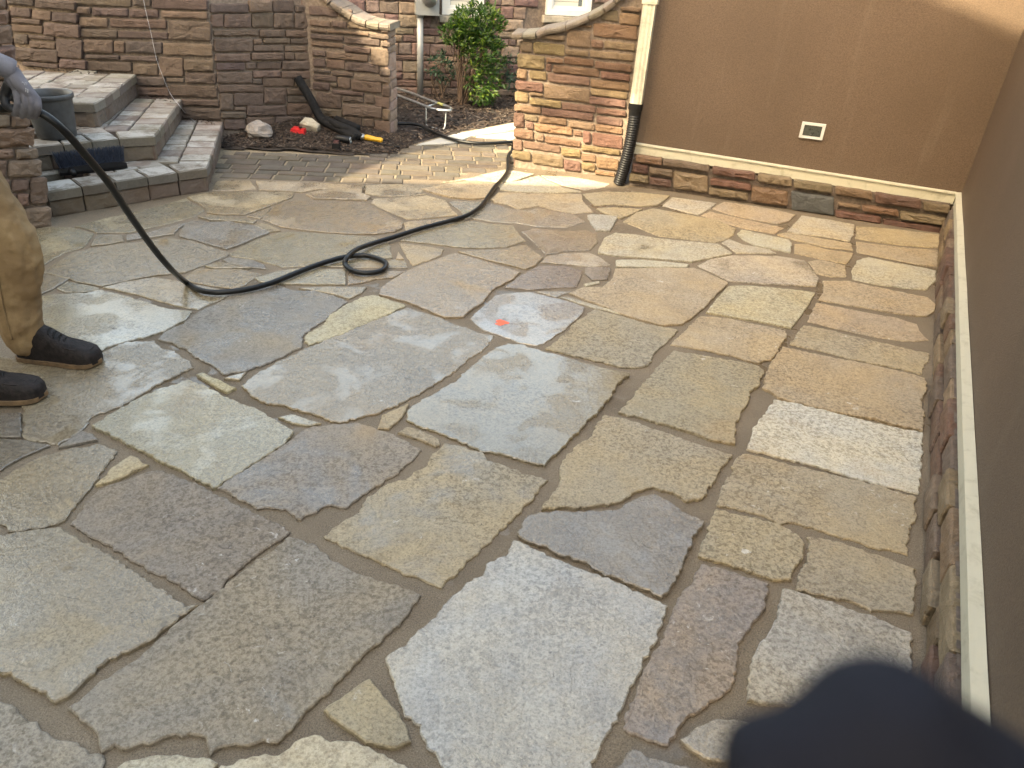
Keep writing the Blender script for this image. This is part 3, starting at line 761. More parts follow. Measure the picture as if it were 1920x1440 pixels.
# ------------------------------------------------ downspout and black corrugated drain pipe
DP = gp(1160, 347); DP.z = 0
DT = V((DP.x + 0.045, DP.y - 0.012, 0))
ds = empty('downspout', DT + V((0, 0, 0.5)), 'cream ribbed metal downspout at the left end of the brown wall', 'downspout')
prof = []
w2, d2 = 0.042, 0.034
for i in range(7):
    prof.append((-w2 + 2 * w2 * i / 6, -d2 + (0.004 if i % 2 else 0)))
prof += [(w2, d2), (-w2, d2)]
vs = []; fs = []
zs = [0.575, 0.9, 1.4, 2.0, 2.9]
for z in zs:
    for x, y in prof: vs.append(DT + Rb @ V((x, y, 0)) + V((0, 0, z)))
n_ = len(prof)
for i in range(len(zs) - 1):
    for k in range(n_):
        j = (k + 1) % n_
        fs.append((i * n_ + k, i * n_ + j, (i + 1) * n_ + j, (i + 1) * n_ + k))
mesh_obj('spout', vs, fs, M_TRIM, ds)
for z in (1.25, 2.4):
    mb = MB().box(DT + Rb @ V((0, -0.037, 0)) + V((0, 0, z)), (0.10, 0.004, 0.03), Rb)
    mb.box(DT + Rb @ V((0.052, 0.0, 0)) + V((0, 0, z)), (0.004, 0.08, 0.03), Rb)
    mb.build('strap', M_TRIM, ds)
dr = empty('drain_pipe', DP, 'black corrugated drain pipe standing under the cream downspout', 'pipe')
pts = []; rad = []
K = 150
for i in range(K + 1):
    t = i / K
    p = DP.lerp(DT, t) + V((0, 0, 0.012 + 0.50 * t)) + V((0.012 * math.sin(t * 3), -0.02 * math.sin(t * math.pi), 0))
    pts.append(p)
    ph = (i % 5)
    rad.append(0.040 + (0.0055 if ph in (2, 3) else (0.003 if ph in (1, 4) else 0)))
MB().tube(pts, rad, 20, False).build('corrugated_tube', M_BLACK, dr, True)
mb = MB(); vs = []
prof2 = [(0.043, 0.50), (0.046, 0.52), (0.046, 0.55), (0.050, 0.56), (0.050, 0.60)]
for i, (r_, z) in enumerate(prof2):
    for k in range(20):
        a_ = 2 * math.pi * k / 20
        c_, s_ = math.cos(a_), math.sin(a_)
        sq = 1 / max(abs(c_), abs(s_)) if i >= 3 else 1
        vs.append(DT + Rb @ V((r_ * c_ * min(sq, 1.2), r_ * 0.85 * s_ * min(sq, 1.2), 0)) + V((0, 0, z)))
fs = [(i * 20 + k, i * 20 + (k + 1) % 20, i * 20 + 20 + (k + 1) % 20, i * 20 + 20 + k) for i in range(4) for k in range(20)]
mesh_obj('adapter', vs, fs, M_BLACK, dr, True)

# ============================================================ POST WALL BESIDE THE DOWNSPOUT
LEDGE = [(.189, .119, .074), (.164, .098, .064), (.152, .090, .070), (.201, .139, .090), (.168, .119, .082), (.135, .074, .059), (.180, .127, .072)]
p0 = gp(962, 314); p1 = gp(1168, 334)
pd = (p1 - p0).normalized(); pn = V((pd.y, -pd.x, 0)); PLEN = (p1 - p0).length
post = empty('stone_gate_wall', (p0 + p1) / 2, 'tan ledgestone wing wall with a sweeping curved cap next to the downspout', 'wall')
cap_top = [on_plane(p0, pn, *cpx('3', *q)) for q in ((880, 248), (960, 246), (1060, 238), (1130, 212), (1280, 182), (1450, 112), (1560, 52), (1640, -6), (1760, -110), (1850, -220))]
cap_low = [on_plane(p0, pn, *cpx('3', *q)) for q in ((945, 296), (1060, 282), (1150, 248), (1300, 214), (1480, 150), (1600, 70), (1700, -30), (1840, -150))]
def low_z(p):
    u_ = (p - p0).dot(pd)
    L = [((q - p0).dot(pd), q.z) for q in cap_low]
    if u_ <= L[0][0]: return L[0][1]
    for (a_, za), (b_, zb) in zip(L, L[1:]):
        if a_ <= u_ <= b_: return za + (zb - za) * (u_ - a_) / (b_ - a_)
    return L[-1][1]
TH = 0.30
core = [p0 + pd * 0.012] + [p0 + pd * max(0.012, (q - p0).dot(pd)) + V((0, 0, q.z)) for q in cap_low] + [p0 + pd * PLEN + V((0, 0, cap_low[-1].z)), p0 + pd * PLEN]
core = [V((q.x, q.y, max(q.z, -0.05))) for q in core]
core[0].z = core[-1].z = -0.05
nn = len(core)
vs = [q - pn * 0.010 for q in core] + [q - pn * TH for q in core]
mesh_obj('core', vs, [tuple(range(nn)), tuple(range(2 * nn - 1, nn - 1, -1))] + [(i, nn + i, nn + (i + 1) % nn, (i + 1) % nn) for i in range(nn)], M_MORTAR, post)
rows3 = [(935, 305, 1035, 385), (1040, 312, 1275, 400), (1100, 252, 1278, 292), (1290, 218, 1470, 345), (1335, 176, 1478, 198), (1280, 368, 1455, 408), (1545, 66, 1678, 152), (1685, 95, 1840, 182), (1695, 48, 1850, 82),
 (1490, 168, 1820, 275), (1475, 296, 1565, 358), (1572, 305, 1805, 365), (1465, 375, 1790, 430), (920, 402, 1125, 505), (1135, 432, 1265, 468), (1132, 475, 1178, 532), (1270, 425, 1495, 480), (1500, 457, 1780, 515),
 (915, 512, 992, 592), (1010, 526, 1140, 592), (1185, 486, 1535, 545), (1545, 532, 1765, 590), (1147, 546, 1462, 612), (1468, 592, 1760, 655), (905, 602, 1112, 672), (1117, 632, 1465, 735), (1470, 662, 1745, 715),
 (900, 686, 1002, 762), (1010, 692, 1112, 716), (1010, 732, 1250, 785), (1460, 722, 1735, 780), (895, 782, 1098, 832), (1252, 767, 1508, 822), (1512, 806, 1735, 850), (890, 842, 972, 950), (972, 857, 1072, 902), (1102, 806, 1490, 862),
 (1077, 867, 1290, 918), (1512, 867, 1710, 925), (982, 912, 1042, 965), (1047, 922, 1332, 985), (1302, 902, 1500, 955), (1505, 930, 1710, 985), (890, 962, 1040, 1032), (1045, 1002, 1120, 1050), (1125, 1022, 1395, 1072), (1340, 978, 1405, 1018), (1410, 982, 1472, 1072),
 (1480, 992, 1710, 1090), (885, 1042, 958, 1122), (962, 1057, 1243, 1112), (1247, 1107, 1395, 1165), (1400, 1087, 1690, 1130), (880, 1127, 1020, 1190), (1030, 1147, 1265, 1228), (1397, 1152, 1510, 1205), (1267, 1197, 1395, 1275), (1400, 1215, 1505, 1272), (1512, 1177, 1680, 1258), (1500, 1275, 1650, 1308)]
wall_stones(post, '3', rows3, p0, pn, lambda y: 0.085 + y * 0.00005, LEDGE, M_ROCK, 0.012, 0.03, 1.4, 0.008, accept=lambda p: True)
# end face of the post (left side), a few quoins
z = 0.01; rq = random.Random(3)
while z < 0.86:
    h = rq.uniform(0.06, 0.12)
    h = min(h, 0.90 - z)
    for b0, b1 in (((0.02, 0.16), (0.165, 0.29)) if rq.random() < 0.6 else ((0.02, 0.29),)):
        pts = [p0 - pn * b0 + V((0, 0, z + .003)), p0 - pn * b1 + V((0, 0, z + .003)), p0 - pn * b1 + V((0, 0, z + h - .003)), p0 - pn * b0 + V((0, 0, z + h - .003))]
        slab('stone', pts, -pd, 0.03, M_ROCK, post, jcol(rq.choice(LEDGE), 0.1), 0.04, 0.004, 0.006, 0.008, seed=z)
    z += h
def cap_stones(parent, top, thick, n, back, front, name='cap_stone', pieces=None):
    "slanting cap built of short stones following the polyline top"
    pl = catmull(top, 4)
    i = 0
    step = pieces or 4
    while i < len(pl) - 1:
        j = min(i + step, len(pl) - 1)
        seg = pl[i:j + 1]
        dirv = (seg[-1] - seg[0]).normalized()
        vs = []; K = len(seg)
        for q, s in enumerate(seg):
            s = s + dirv * (0.0025 if q == 0 else (-0.0025 if q == K - 1 else 0))
            tn = V((0, 0, 1)) - dirv * dirv.z; tn.normalize()
            j1 = lambda k: n * (0.006 * mnoise.noise(s * 14 + V((k, 0, 0)))) + V((0, 0, 0.004 * mnoise.noise(s * 17 + V((0, k, 0)))))
            prof = [(front, -thick), (front + .012, -thick * .62), (front + .010, -thick * .2), (front - .004, 0), (-back, 0), (-back - .01, -thick * .5), (-back, -thick)]
            for k, (b_, h_) in enumerate(prof):
                vs.append(s + n * b_ + tn * h_ + j1(k * 3.1))
        m_ = 7
        fs = [(q * m_ + k, q * m_ + (k + 1) % m_, q * m_ + m_ + (k + 1) % m_, q * m_ + m_ + k) for q in range(K - 1) for k in range(m_)]
        fs += [tuple(range(m_ - 1, -1, -1)), tuple((K - 1) * m_ + k for k in range(m_))]
        mesh_obj(name, vs, fs, M_ROCK, parent, False, jcol((.21, .175, .14), 0.12))
        i = j
cap_stones(post, cap_top, 0.040, pn, TH + 0.02, 0.035)

# ============================================================ TURRET WALL, WING WALL AND LEFT PILLAR
GREYB = [(.132, .094, .075), (.118, .083, .067), (.142, .104, .080), (.112, .080, .069), (.152, .108, .080), (.128, .090, .077), (.104, .078, .067)]
J0 = gp(35, 113, .465); J1 = gp(150, 130, .465); J2 = gp(418, 243, .10); J3 = gp(583, 222, .10)
for j in (J0, J1, J2, J3): j.z = 0
turret = empty('turret_wall', (J1 + J2) / 2, 'faceted brown cut-stone house wall rising behind the garden steps', 'wall')
def face_n(a, b):
    d = (b - a).normalized(); n = V((d.y, -d.x, 0))
    return n if n.dot(CPOS - a) > 0 else -n
J00 = J0 + (J0 - J1).normalized() * 2.2
mb = MB()
pl = [J00, J1, J2, J3]
off = []
for a_, b_ in zip(pl, pl[1:]):
    n = face_n(a_, b_)
    mb.add([a_ - n * .014 + V((0, 0, -.05)), b_ - n * .014 + V((0, 0, -.05)), b_ - n * .014 + V((0, 0, 1.5)), a_ - n * .014 + V((0, 0, 1.5)),
            a_ - n * .5 + V((0, 0, -.05)), b_ - n * .5 + V((0, 0, -.05)), b_ - n * .5 + V((0, 0, 1.5)), a_ - n * .5 + V((0, 0, 1.5))],
           [(0, 1, 2, 3), (7, 6, 5, 4), (3, 2, 6, 7), (0, 3, 7, 4), (1, 5, 6, 2)])
mb.build('wall_core', M_MORTAR, turret)
rows2 = [(60, 25, 348, 98), (355, 0, 525, 92), (530, 0, 688, 92), (695, 36, 798, 92), (66, 108, 158, 203), (163, 106, 366, 208), (372, 102, 530, 208), (537, 97, 688, 212), (692, 97, 800, 216), (85, 222, 423, 272), (430, 222, 618, 280), (626, 226, 800, 281),
 (90, 288, 378, 388), (386, 292, 450, 333), (460, 287, 658, 328), (662, 290, 803, 330), (386, 338, 608, 388), (615, 340, 805, 388), (96, 402, 360, 463), (370, 396, 612, 453), (616, 394, 688, 450), (692, 396, 806, 450), (105, 472, 320, 528), (326, 468, 405, 522), (411, 466, 590, 520), (600, 456, 810, 526),
 (110, 540, 374, 625), (380, 528, 588, 584), (596, 534, 810, 588), (380, 592, 448, 632), (452, 584, 688, 650), (692, 594, 815, 655), (120, 634, 458, 695), (462, 660, 630, 780), (636, 662, 826, 710), (132, 702, 232, 830), (237, 700, 458, 795), (640, 716, 828, 772), (140, 838, 328, 890), (240, 802, 328, 832), (332, 792, 630, 870), (636, 777, 828, 865),
 (165, 895, 325, 975), (330, 878, 540, 940), (545, 872, 820, 930)]
nB = face_n(J2, J3)
wall_stones(turret, '2', rows2, J2, nB, 0.0, [(.155, .112, .086), (.14, .10, .08), (.165, .12, .092), (.13, .094, .08), (.15, .104, .08)], M_ROCK, 0.010, 0.03, 1.4, 0.006)
rows1 = [(380, -25, 738, 28), (748, -22, 846, 34), (852, -14, 1165, 48), (427, 36, 505, 78), (516, 41, 718, 88), (726, 50, 888, 96), (906, 60, 1165, 100), (442, 95, 604, 152), (616, 101, 934, 154), (945, 116, 1184, 224), (452, 162, 658, 210), (662, 172, 944, 214), (466, 221, 634, 296), (638, 231, 700, 297), (704, 231, 909, 298), (916, 240, 1194, 308),
 (477, 306, 668, 332), (676, 311, 880, 341), (487, 341, 738, 396), (746, 356, 888, 422), (893, 322, 1028, 428), (1032, 332, 1200, 398), (757, 430, 928, 480), (934, 437, 1034, 462), (1040, 406, 1214, 468), (777, 486, 948, 540), (952, 476, 1220, 542), (1010, 556, 1230, 592), (1015, 602, 1240, 668), (780, 545, 1005, 600), (780, 604, 1008, 668)]
wall_stones(turret, '1', rows1, J1, face_n(J1, J2), 0.035, GREYB, M_ROCK, 0.010, 0.03, 1.3, 0.006)
rows0 = [(35, -22, 188, 26), (192, -8, 418, 44), (55, 40, 170, 92), (176, 56, 284, 108), (288, 66, 430, 122), (60, 100, 224, 128), (62, 134, 238, 176), (242, 126, 440, 200), (76, 190, 154, 246), (158, 195, 302, 218), (160, 228, 308, 268), (312, 216, 460, 322), (40, 262, 322, 335), (330, 330, 480, 384), (-150, -20, 30, 40), (-150, 45, 48, 120), (-150, 125, 55, 190), (-150, 195, 70, 255), (120, 345, 325, 372)]
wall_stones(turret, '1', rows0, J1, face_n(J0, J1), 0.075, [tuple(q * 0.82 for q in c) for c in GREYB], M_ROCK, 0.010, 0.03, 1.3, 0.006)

W0 = J3.copy(); W1 = gp(731, 258)
wd = (W1 - W0).normalized(); wn2 = face_n(W0, W1)
wing = empty('stone_wing_wall', (W0 + W1) / 2, 'grey-brown cut-stone wing wall with curved cap behind the mulch bed', 'wall')
E1 = on_plane(W1, V((0, 0, 1)), 764, 257); ed = V((-wn2.x, -wn2.y, 0))
ETH = 0.26
ends = wd
WLEN = (W1 - W0).length
wt = [on_plane(W0, wn2, *cpx('2', *q)) for q in ((800, -260), (900, -110), (975, 2), (1060, 54), (1130, 104), (1235, 150), (1330, 168), (1405, 176))]
wt.append(W1 + wd * 0.03 + V((0, 0, wt[-1].z)))
poly = [W0 + wd * 0.0] + [W0 + wd * (q - W0).dot(wd) + V((0, 0, q.z - 0.05)) for q in wt[:-1]] + [W1 - wd * .012 + V((0, 0, wt[-1].z - 0.05)), W1 - wd * .012]
poly[0].z = poly[-1].z = -0.05
poly.insert(1, W0 + V((0, 0, wt[0].z - 0.05)))
nn = len(poly)
mesh_obj('core', [q - wn2 * .012 for q in poly] + [q - wn2 * ETH for q in poly], [tuple(range(nn)), tuple(range(2 * nn - 1, nn - 1, -1))] + [(i, nn + i, nn + (i + 1) % nn, (i + 1) % nn) for i in range(nn)], M_MORTAR, wing)
rowsw = [(795, 40, 1008, 112), (1012, 64, 1120, 118), (800, 145, 958, 195), (962, 152, 1078, 202), (1082, 163, 1333, 212), (1337, 192, 1400, 243), (805, 216, 928, 240), (932, 222, 1245, 246), (1250, 252, 1395, 288), (806, 252, 1054, 290), (1062, 272, 1328, 326), (1332, 312, 1405, 352), (812, 306, 1054, 345), (1062, 342, 1258, 392), (1262, 366, 1395, 490),
 (816, 371, 920, 420), (926, 386, 1238, 440), (820, 436, 920, 500), (926, 441, 1063, 512), (1070, 461, 1320, 532), (1322, 512, 1408, 572), (820, 516, 958, 542), (965, 531, 1128, 564), (1135, 561, 1408, 604), (826, 556, 1003, 600), (1010, 576, 1108, 660), (1112, 596, 1338, 680), (1342, 642, 1408, 728), (822, 612, 953, 672), (957, 622, 1008, 652), (967, 672, 1208, 704),
 (850, 690, 1038, 802), (1042, 717, 1208, 762), (1215, 707, 1285, 775), (1290, 722, 1402, 806), (830, 806, 1042, 868), (1047, 777, 1343, 866), (1347, 817, 1405, 904), (830, 872, 1068, 960), (1072, 866, 1193, 945), (1200, 886, 1283, 948), (1287, 902, 1405, 1020), (1072, 950, 1283, 1000)]
wall_stones(wing, '2', rowsw, W0, wn2, 0.085, GREYB, M_ROCK, 0.012, 0.03, 1.4, 0.007, accept=lambda p: p.z < 1.4)
rq = random.Random(9)
zs = [0.0, .115, .20, .28, .38, .45, .52, .665, .72, .78, .86]
for z0, z1 in zip(zs, zs[1:]):
    z1 = min(z1, wt[-1].z - 0.055)
    if z1 - z0 < 0.03: continue
    sp = rq.choice((0.11, 0.15, None))
    for b0, b1 in (((0.004, sp), (sp + .006, ETH)) if sp else ((0.004, ETH),)):
        pts = [W1 - wn2 * b0 + V((0, 0, z0 + .003)), W1 - wn2 * b1 + V((0, 0, z0 + .003)), W1 - wn2 * b1 + V((0, 0, z1 - .003)), W1 - wn2 * b0 + V((0, 0, z1 - .003))]
        slab('stone', pts, wd, 0.03, M_ROCK, wing, jcol((.27, .19, .15), 0.14), 0.04, 0.004, 0.006, 0.008, seed=z0)
cap_stones(wing, wt, 0.05, wn2, ETH + 0.02, 0.03)

# left pillar, partly hidden by the worker
PC = gp(100, 421); PC.z = 0
sd = V((0.50, 0.60, 0)).normalized()           # line of the step fronts
pl_n = V((sd.y, -sd.x, 0))
pil = empty('stone_pillar', PC - sd * 0.3, 'brown stone pillar standing at the left end of the garden steps', 'pillar')
wall_box(PC, -sd, pl_n, 0.012, 0.75, -0.5, -0.012, -0.05, 2.4).build('core', M_MORTAR, pil)
rowsp = [(-90, -20, 40, 62), (-90, 66, 52, 147), (-90, 152, 72, 256), (-90, 262, 92, 366), (-90, 372, 112, 455), (-90, 462, 130, 552), (-90, 558, 150, 640), (-90, 648, 58, 722), (64, 648, 172, 724), (-90, 730, 200, 836), (-20, 842, 80, 896), (92, 838, 218, 900), (48, 905, 240, 1002), (-90, 905, 42, 1002), (66, 1012, 168, 1082), (172, 1000, 272, 1150), (-90, 1012, 60, 1090), (100, 1090, 168, 1166), (-90, 1095, 95, 1180), (-90, 1188, 130, 1300), (138, 1170, 292, 1292), (-220, 640, -95, 760), (-220, 766, -95, 900), (-220, 905, -95, 1010), (-220, 1015, -95, 1120), (-220, 1126, -95, 1240), (-220, 380, -95, 500), (-220, 506, -95, 636)]
wall_stones(pil, '1', rowsp, PC, pl_n, -0.05, [(.21, .142, .104), (.185, .122, .092), (.23, .165, .122), (.17, .112, .09)], M_ROCK, 0.012, 0.03, 2.5, 0.012, jit=0.006)

# ============================================================ GARDEN STEPS
steps = empty('garden_steps', gp(300, 360), 'three-tread block garden steps topped with pale dusty pavers', 'steps')
STC = [(.14, .098, .072), (.155, .112, .082), (.125, .09, .07)]
TOPC = [(.160, .132, .107), (.18, .15, .122), (.14, .116, .096)]
def extend(a, b, l): return b + (b - a).normalized() * l
levels = [
 (0.0, 0.158, [gp(93, 358, .158), gp(333, 322, .158), gp(388, 315, .158), gp(417, 230, .158)]),
 (0.158, 0.312, [gp(72, 274, .312), gp(222, 259, .312), gp(290, 255, .312), gp(337, 190, .312)]),
 (0.312, 0.466, [gp(118, 192, .466), gp(176, 194, .466), gp(197, 183, .466), gp(250, 143, .466)]),
]
for li, (zb, zt, fr) in enumerate(levels):
    fr = [V((q.x, q.y, 0)) for q in fr]
    fr[0] = extend(fr[1], fr[0], 0.35 if li else 0.02)
    fr[-1] = extend(fr[-2], fr[-1], 0.10)
    cen = V((-3.1, 5.6, 0)) if li == 2 else V((-2.9, 5.4, 0))
    back = [V((-3.6, 6.35, 0)), V((-4.6, 6.1, 0)), V((-4.4, 4.4, 0))] if li == 2 else ([fr[-1] + V((-0.75, 0.15, 0)), V((-3.6, 5.0, 0))] if li == 1 else [fr[-1] + V((-0.75, 0.15, 0)), V((-3.1, 4.6, 0))])
    # solid body, set in a little behind the facing blocks
    bodyp = [q + (cen - q).normalized() * 0.045 for q in fr] + back
    nn = len(bodyp)
    mesh_obj('core', [q + V((0, 0, zb - (0.05 if li == 0 else 0))) for q in bodyp] + [q + V((0, 0, zt - 0.05)) for q in bodyp],
             [tuple(range(nn, 2 * nn))] + [(i, (i + 1) % nn, nn + (i + 1) % nn, nn + i) for i in range(nn)], M_MORTARD, steps)
    rq = random.Random(li)
    for a_, b_ in zip(fr, fr[1:]):
        L = (b_ - a_).length; d = (b_ - a_).normalized(); n = V((d.y, -d.x, 0))
        if n.dot(cen - a_) > 0: n = -n
        # riser blocks
        nb = max(1, round(L / 0.205))
        for k in range(nb):
            u0 = L * k / nb; u1 = L * (k + 1) / nb
            pts = [a_ + d * (u0 + .003) + V((0, 0, zb - .002)), a_ + d * (u1 - .003) + V((0, 0, zb - .002)), a_ + d * (u1 - .003) + V((0, 0, zt - .062)), a_ + d * (u0 + .003) + V((0, 0, zt - .062))]
            pr = -0.016 + rq.uniform(-.004, .004)
            slab('riser_block', [q + n * pr for q in pts], n, 0.05, M_STEP, steps, jcol(rq.choice(STC), 0.1), 0.06, 0.003, 0.006, 0.005, seed=rq.random())
        # coping pavers
        nb = max(1, round(L / 0.17)); dp = 0.19
        for k in range(nb):
            u0 = L * k / nb; u1 = L * (k + 1) / nb
            pts = [a_ + d * (u0 + .004), a_ + d * (u1 - .004), a_ + d * (u1 - .004) - n * dp, a_ + d * (u0 + .004) - n * dp]
            slab('coping_paver', [q + V((0, 0, zt + rq.uniform(-.002, .002))) for q in pts], V((0, 0, 1)), 0.058, M_STEP, steps, jcol(rq.choice(TOPC), 0.2, rq.uniform(.4, 1)), 0.06, 0.005, 0.008, seed=rq.random())
        # second row of tread pavers
        nb = max(1, round(L / 0.16))
        rows_n = 7 if li == 2 else 2
        for r_ in range(rows_n):
            for k in range(nb):
                u0 = L * k / nb + (0.05 if r_ % 2 else 0); u1 = L * (k + 1) / nb + (0.05 if r_ % 2 else 0)
                b0 = dp + 0.008 + r_ * 0.155; b1 = b0 + 0.146
                pts = [a_ + d * (u0 + .002) - n * b0, a_ + d * (u1 - .002) - n * b0, a_ + d * (u1 - .002) - n * b1, a_ + d * (u0 + .002) - n * b1]
                if L < 0.25: continue
                c = sum(pts, V((0, 0, 0))) / 4
                ok = all((c - q).dot((lambda dd: (V((dd.y, -dd.x, 0)) if V((dd.y, -dd.x, 0)).dot(cen - q) < 0 else -V((dd.y, -dd.x, 0))))((w_ - q).normalized())) < -dp - 0.05 or (q - a_).length < 1e-6 for q, w_ in zip(fr, fr[1:]))
                if not ok: continue
                slab('tread_paver', [q + V((0, 0, zt - .003 + rq.uniform(-.002, .002))) for q in pts], V((0, 0, 1)), 0.05, M_STEP, steps, jcol(rq.choice(TOPC), 0.2, rq.uniform(.3, 1)), 0.06, 0.004, 0.007, seed=rq.random())

# ============================================================ PAVER PATH, WALKWAY, BEDS
path_px = [(372, 338), (480, 338), (690, 347), (840, 337), (953, 310), (962, 300), (964, 262), (900, 257), (775, 272), (735, 288), (640, 288), (560, 282), (400, 281)]
path_poly = [gp(*q) for q in path_px]
path = sheet('paver_path', -2.6, 0.2, 4.9, 7.0, 0.05, -0.004, 0.003, M_PATHSAND, lambda x, y: in_poly([(p.x, p.y) for p in path_poly], x, y) or in_poly([(p.x, p.y) for p in path_poly], x, y - 0.05))
du = (gp(690, 345) - gp(405, 335)).normalized(); dv = V((-du.y, du.x, 0))
o_ = gp(405, 335)
rq = random.Random(12)
PVC = [(.084, .066, .050), (.098, .077, .057), (.073, .060, .048), (.108, .085, .062)]
pp = [(p.x, p.y) for p in path_poly]
row = 0; v_ = 0.012
while v_ < 2.4:
    h = rq.choice((0.10, 0.13, 0.15))
    u_ = -1.2 + rq.uniform(0, .2)
    while u_ < 4.2:
        w_ = rq.choice((0.12, 0.16, 0.2, 0.24))
        c = o_ + du * (u_ + w_ / 2) + dv * (v_ + h / 2)
        pts = [o_ + du * (u_ + a_) + dv * (v_ + b_) for a_, b_ in ((.007, .007), (w_ - .007, .007), (w_ - .007, h - .007), (.007, h - .007))]
        if all(in_poly(pp, p.x, p.y) for p in pts) or (in_poly(pp, c.x, c.y) and sum(in_poly(pp, p.x, p.y) for p in pts) >= 3):
            zt = 0.005 + rq.uniform(-.002, .003)
            slab('paver', [p + V((0, 0, zt)) for p in pts], V((0, 0, 1)), 0.03, M_STEP, path, jcol(rq.choice(PVC), 0.14, 0.10), 0.08, 0.004, 0.005, seed=rq.random())
        u_ += w_
    v_ += h; row += 1
# walkway of pale slabs beyond
walk_px = [(775, 271), (850, 250), (905, 240), (970, 228), (1130, 215), (1120, 262), (964, 262), (900, 256)]
wp = [gp(*q, 0.0) for q in walk_px]
walk = structure('walkway', [p + V((0, 0, 0.001)) for p in wp] + [p + V((0, 0, -0.055)) for p in wp], [tuple(range(8))] + [(i, 8 + i, 8 + (i + 1) % 8, (i + 1) % 8) for i in range(8)], M_PATHSAND)
for (q0, q1, q2, q3) in (((780, 271), (852, 251), (885, 254), (850, 268)), ((857, 250), (905, 241), (960, 245), (890, 253)), ((910, 240), (970, 229), (1060, 225), (1000, 243), (966, 244))[:4], ((892, 255), (962, 247), (1010, 246), (962, 261)), ((1004, 243), (1064, 224), (1125, 218), (1118, 255))):
    slab('walkway_slab', [gp(*q, 0.012) for q in (q0, q1, q2, q3)], V((0, 0, 1)), 0.03, M_STEP, walk, jcol((.40, .385, .35), 0.06), 0.08, 0.006, 0.005, seed=q0[0])
# beds
bed1 = [gp(418, 279), gp(560, 283), gp(640, 289), gp(735, 289), gp(775, 272), gp(770, 255), W1, W0, J2]
b1 = [(p.x, p.y) for p in bed1]
cb = V((J2.x * .5 + J3.x * .5, J2.y * .5 + J3.y * .5, 0))
def bed1_z(x, y):
    p = V((x, y, 0)); d = (gp(560, 283).y - y)
    t = max(0.0, min(1.0, (y - 5.78) / 0.75))
    t2 = max(0.0, min(1.0, (-0.95 - x) / 0.7))
    return 0.105 * t * t2 - 0.010 + 0.006 * t
bedo = sheet('mulch_bed', -2.75, -0.9, 5.6, 7.0, 0.04, -0.004, 0.012, M_SOIL, lambda x, y: in_poly(b1, x, y) or in_poly(b1, x, y + .03) or in_poly(b1, x + .05, y - .05) or in_poly(b1, x, y - .05), bed1_z)
bed2 = [gp(764, 266), gp(850, 250), gp(905, 240), gp(970, 227), gp(1150, 205), V((2.0, 9.4, 0)), V((-1.6, 8.7, 0)), V((-2.2, 7.6, 0)), V((-1.1, 6.75, 0))]
b2 = [(p.x, p.y) for p in bed2]
bedo2 = sheet('mulch_bed', -2.4, 1.6, 6.3, 9.4, 0.06, -0.002, 0.02, M_SOIL, lambda x, y: in_poly(b2, x, y) or in_poly(b2, x - .05, y + .06))
def scatter(name, polys, count, label, seed, size, zf):
    rq = random.Random(seed); vs = []; fs = []
    xs = [p[0] for q in polys for p in q]; ys = [p[1] for q in polys for p in q]
    made = 0
    while made < count:
        x = rq.uniform(min(xs), max(xs)); y = rq.uniform(min(ys), max(ys))
        if not any(in_poly(q, x, y) for q in polys): continue
        a_ = rq.uniform(0, 6.28); l = size * rq.uniform(0.5, 1.8); w = size * rq.uniform(0.2, 0.5); t = rq.uniform(-.5, .5)
        d = V((math.cos(a_), math.sin(a_), t)).normalized() * l; e = V((-math.sin(a_), math.cos(a_), rq.uniform(-.6, .6))).normalized() * w
        c = V((x, y, zf(x, y) + rq.uniform(0.002, 0.016))); up = V((0, 0, 0.004))
        n = len(vs)
        vs += [c - d - e * .6, c + d - e, c + d * .8 + e, c - d * 1.1 + e * .7, c - d * .7 + up, c + d * .6 + up]
        fs += [(n, n + 1, n + 5, n + 4), (n + 1, n + 2, n + 5), (n + 2, n + 3, n + 4, n + 5), (n + 3, n, n + 4)]
        made += 1
    mesh_obj(name, vs, fs, M_MULCH, None, False, None, V((0, 0, 0)), label=label, cat='mulch', kind='stuff')
scatter('mulch', [b1], 5200, 'dark bark mulch and leaf litter in the bed below the stone walls', 4, 0.014, lambda x, y: bed1_z(x, y))
scatter('mulch', [b2], 5200, 'brown bark mulch under the leafy shrub by the house', 6, 0.022, lambda x, y: 0.0)

# ============================================================ FAR STONE HOUSE
FO = V((-1.32, 8.62, 0)); fd = V((1, 0.27, 0)).normalized(); fn = V((fd.y, -fd.x, 0))
far = empty('stone_house', FO, 'pinkish cut-stone house with white windows behind the shrub', 'house')
wall_box(FO, fd, fn, -3.5, 5.0, -0.4, -0.015, -0.1, 2.3).build('wall', M_MORTARD, far)
def fpt(x, y): return on_plane(FO, fn, x, y)
win_boxes = []
for i, (xl, xr, yb) in enumerate(((828, 905, 28), (1022, 1072, 28))):
    a_ = fpt(xl, yb); b_ = fpt(xr, yb)
    u0 = (a_ - FO).dot(fd); u1 = (b_ - FO).dot(fd); zb = (a_.z + b_.z) / 2
    if i == 1: u1 = u0 + 0.5
    win_boxes.append((u0, u1, zb))
MIX = [(.211, .140, .115), (.226, .168, .133), (.164, .101, .090), (.242, .187, .148), (.144, .094, .086), (.195, .144, .123)]
rq = random.Random(21)
z = 0.0
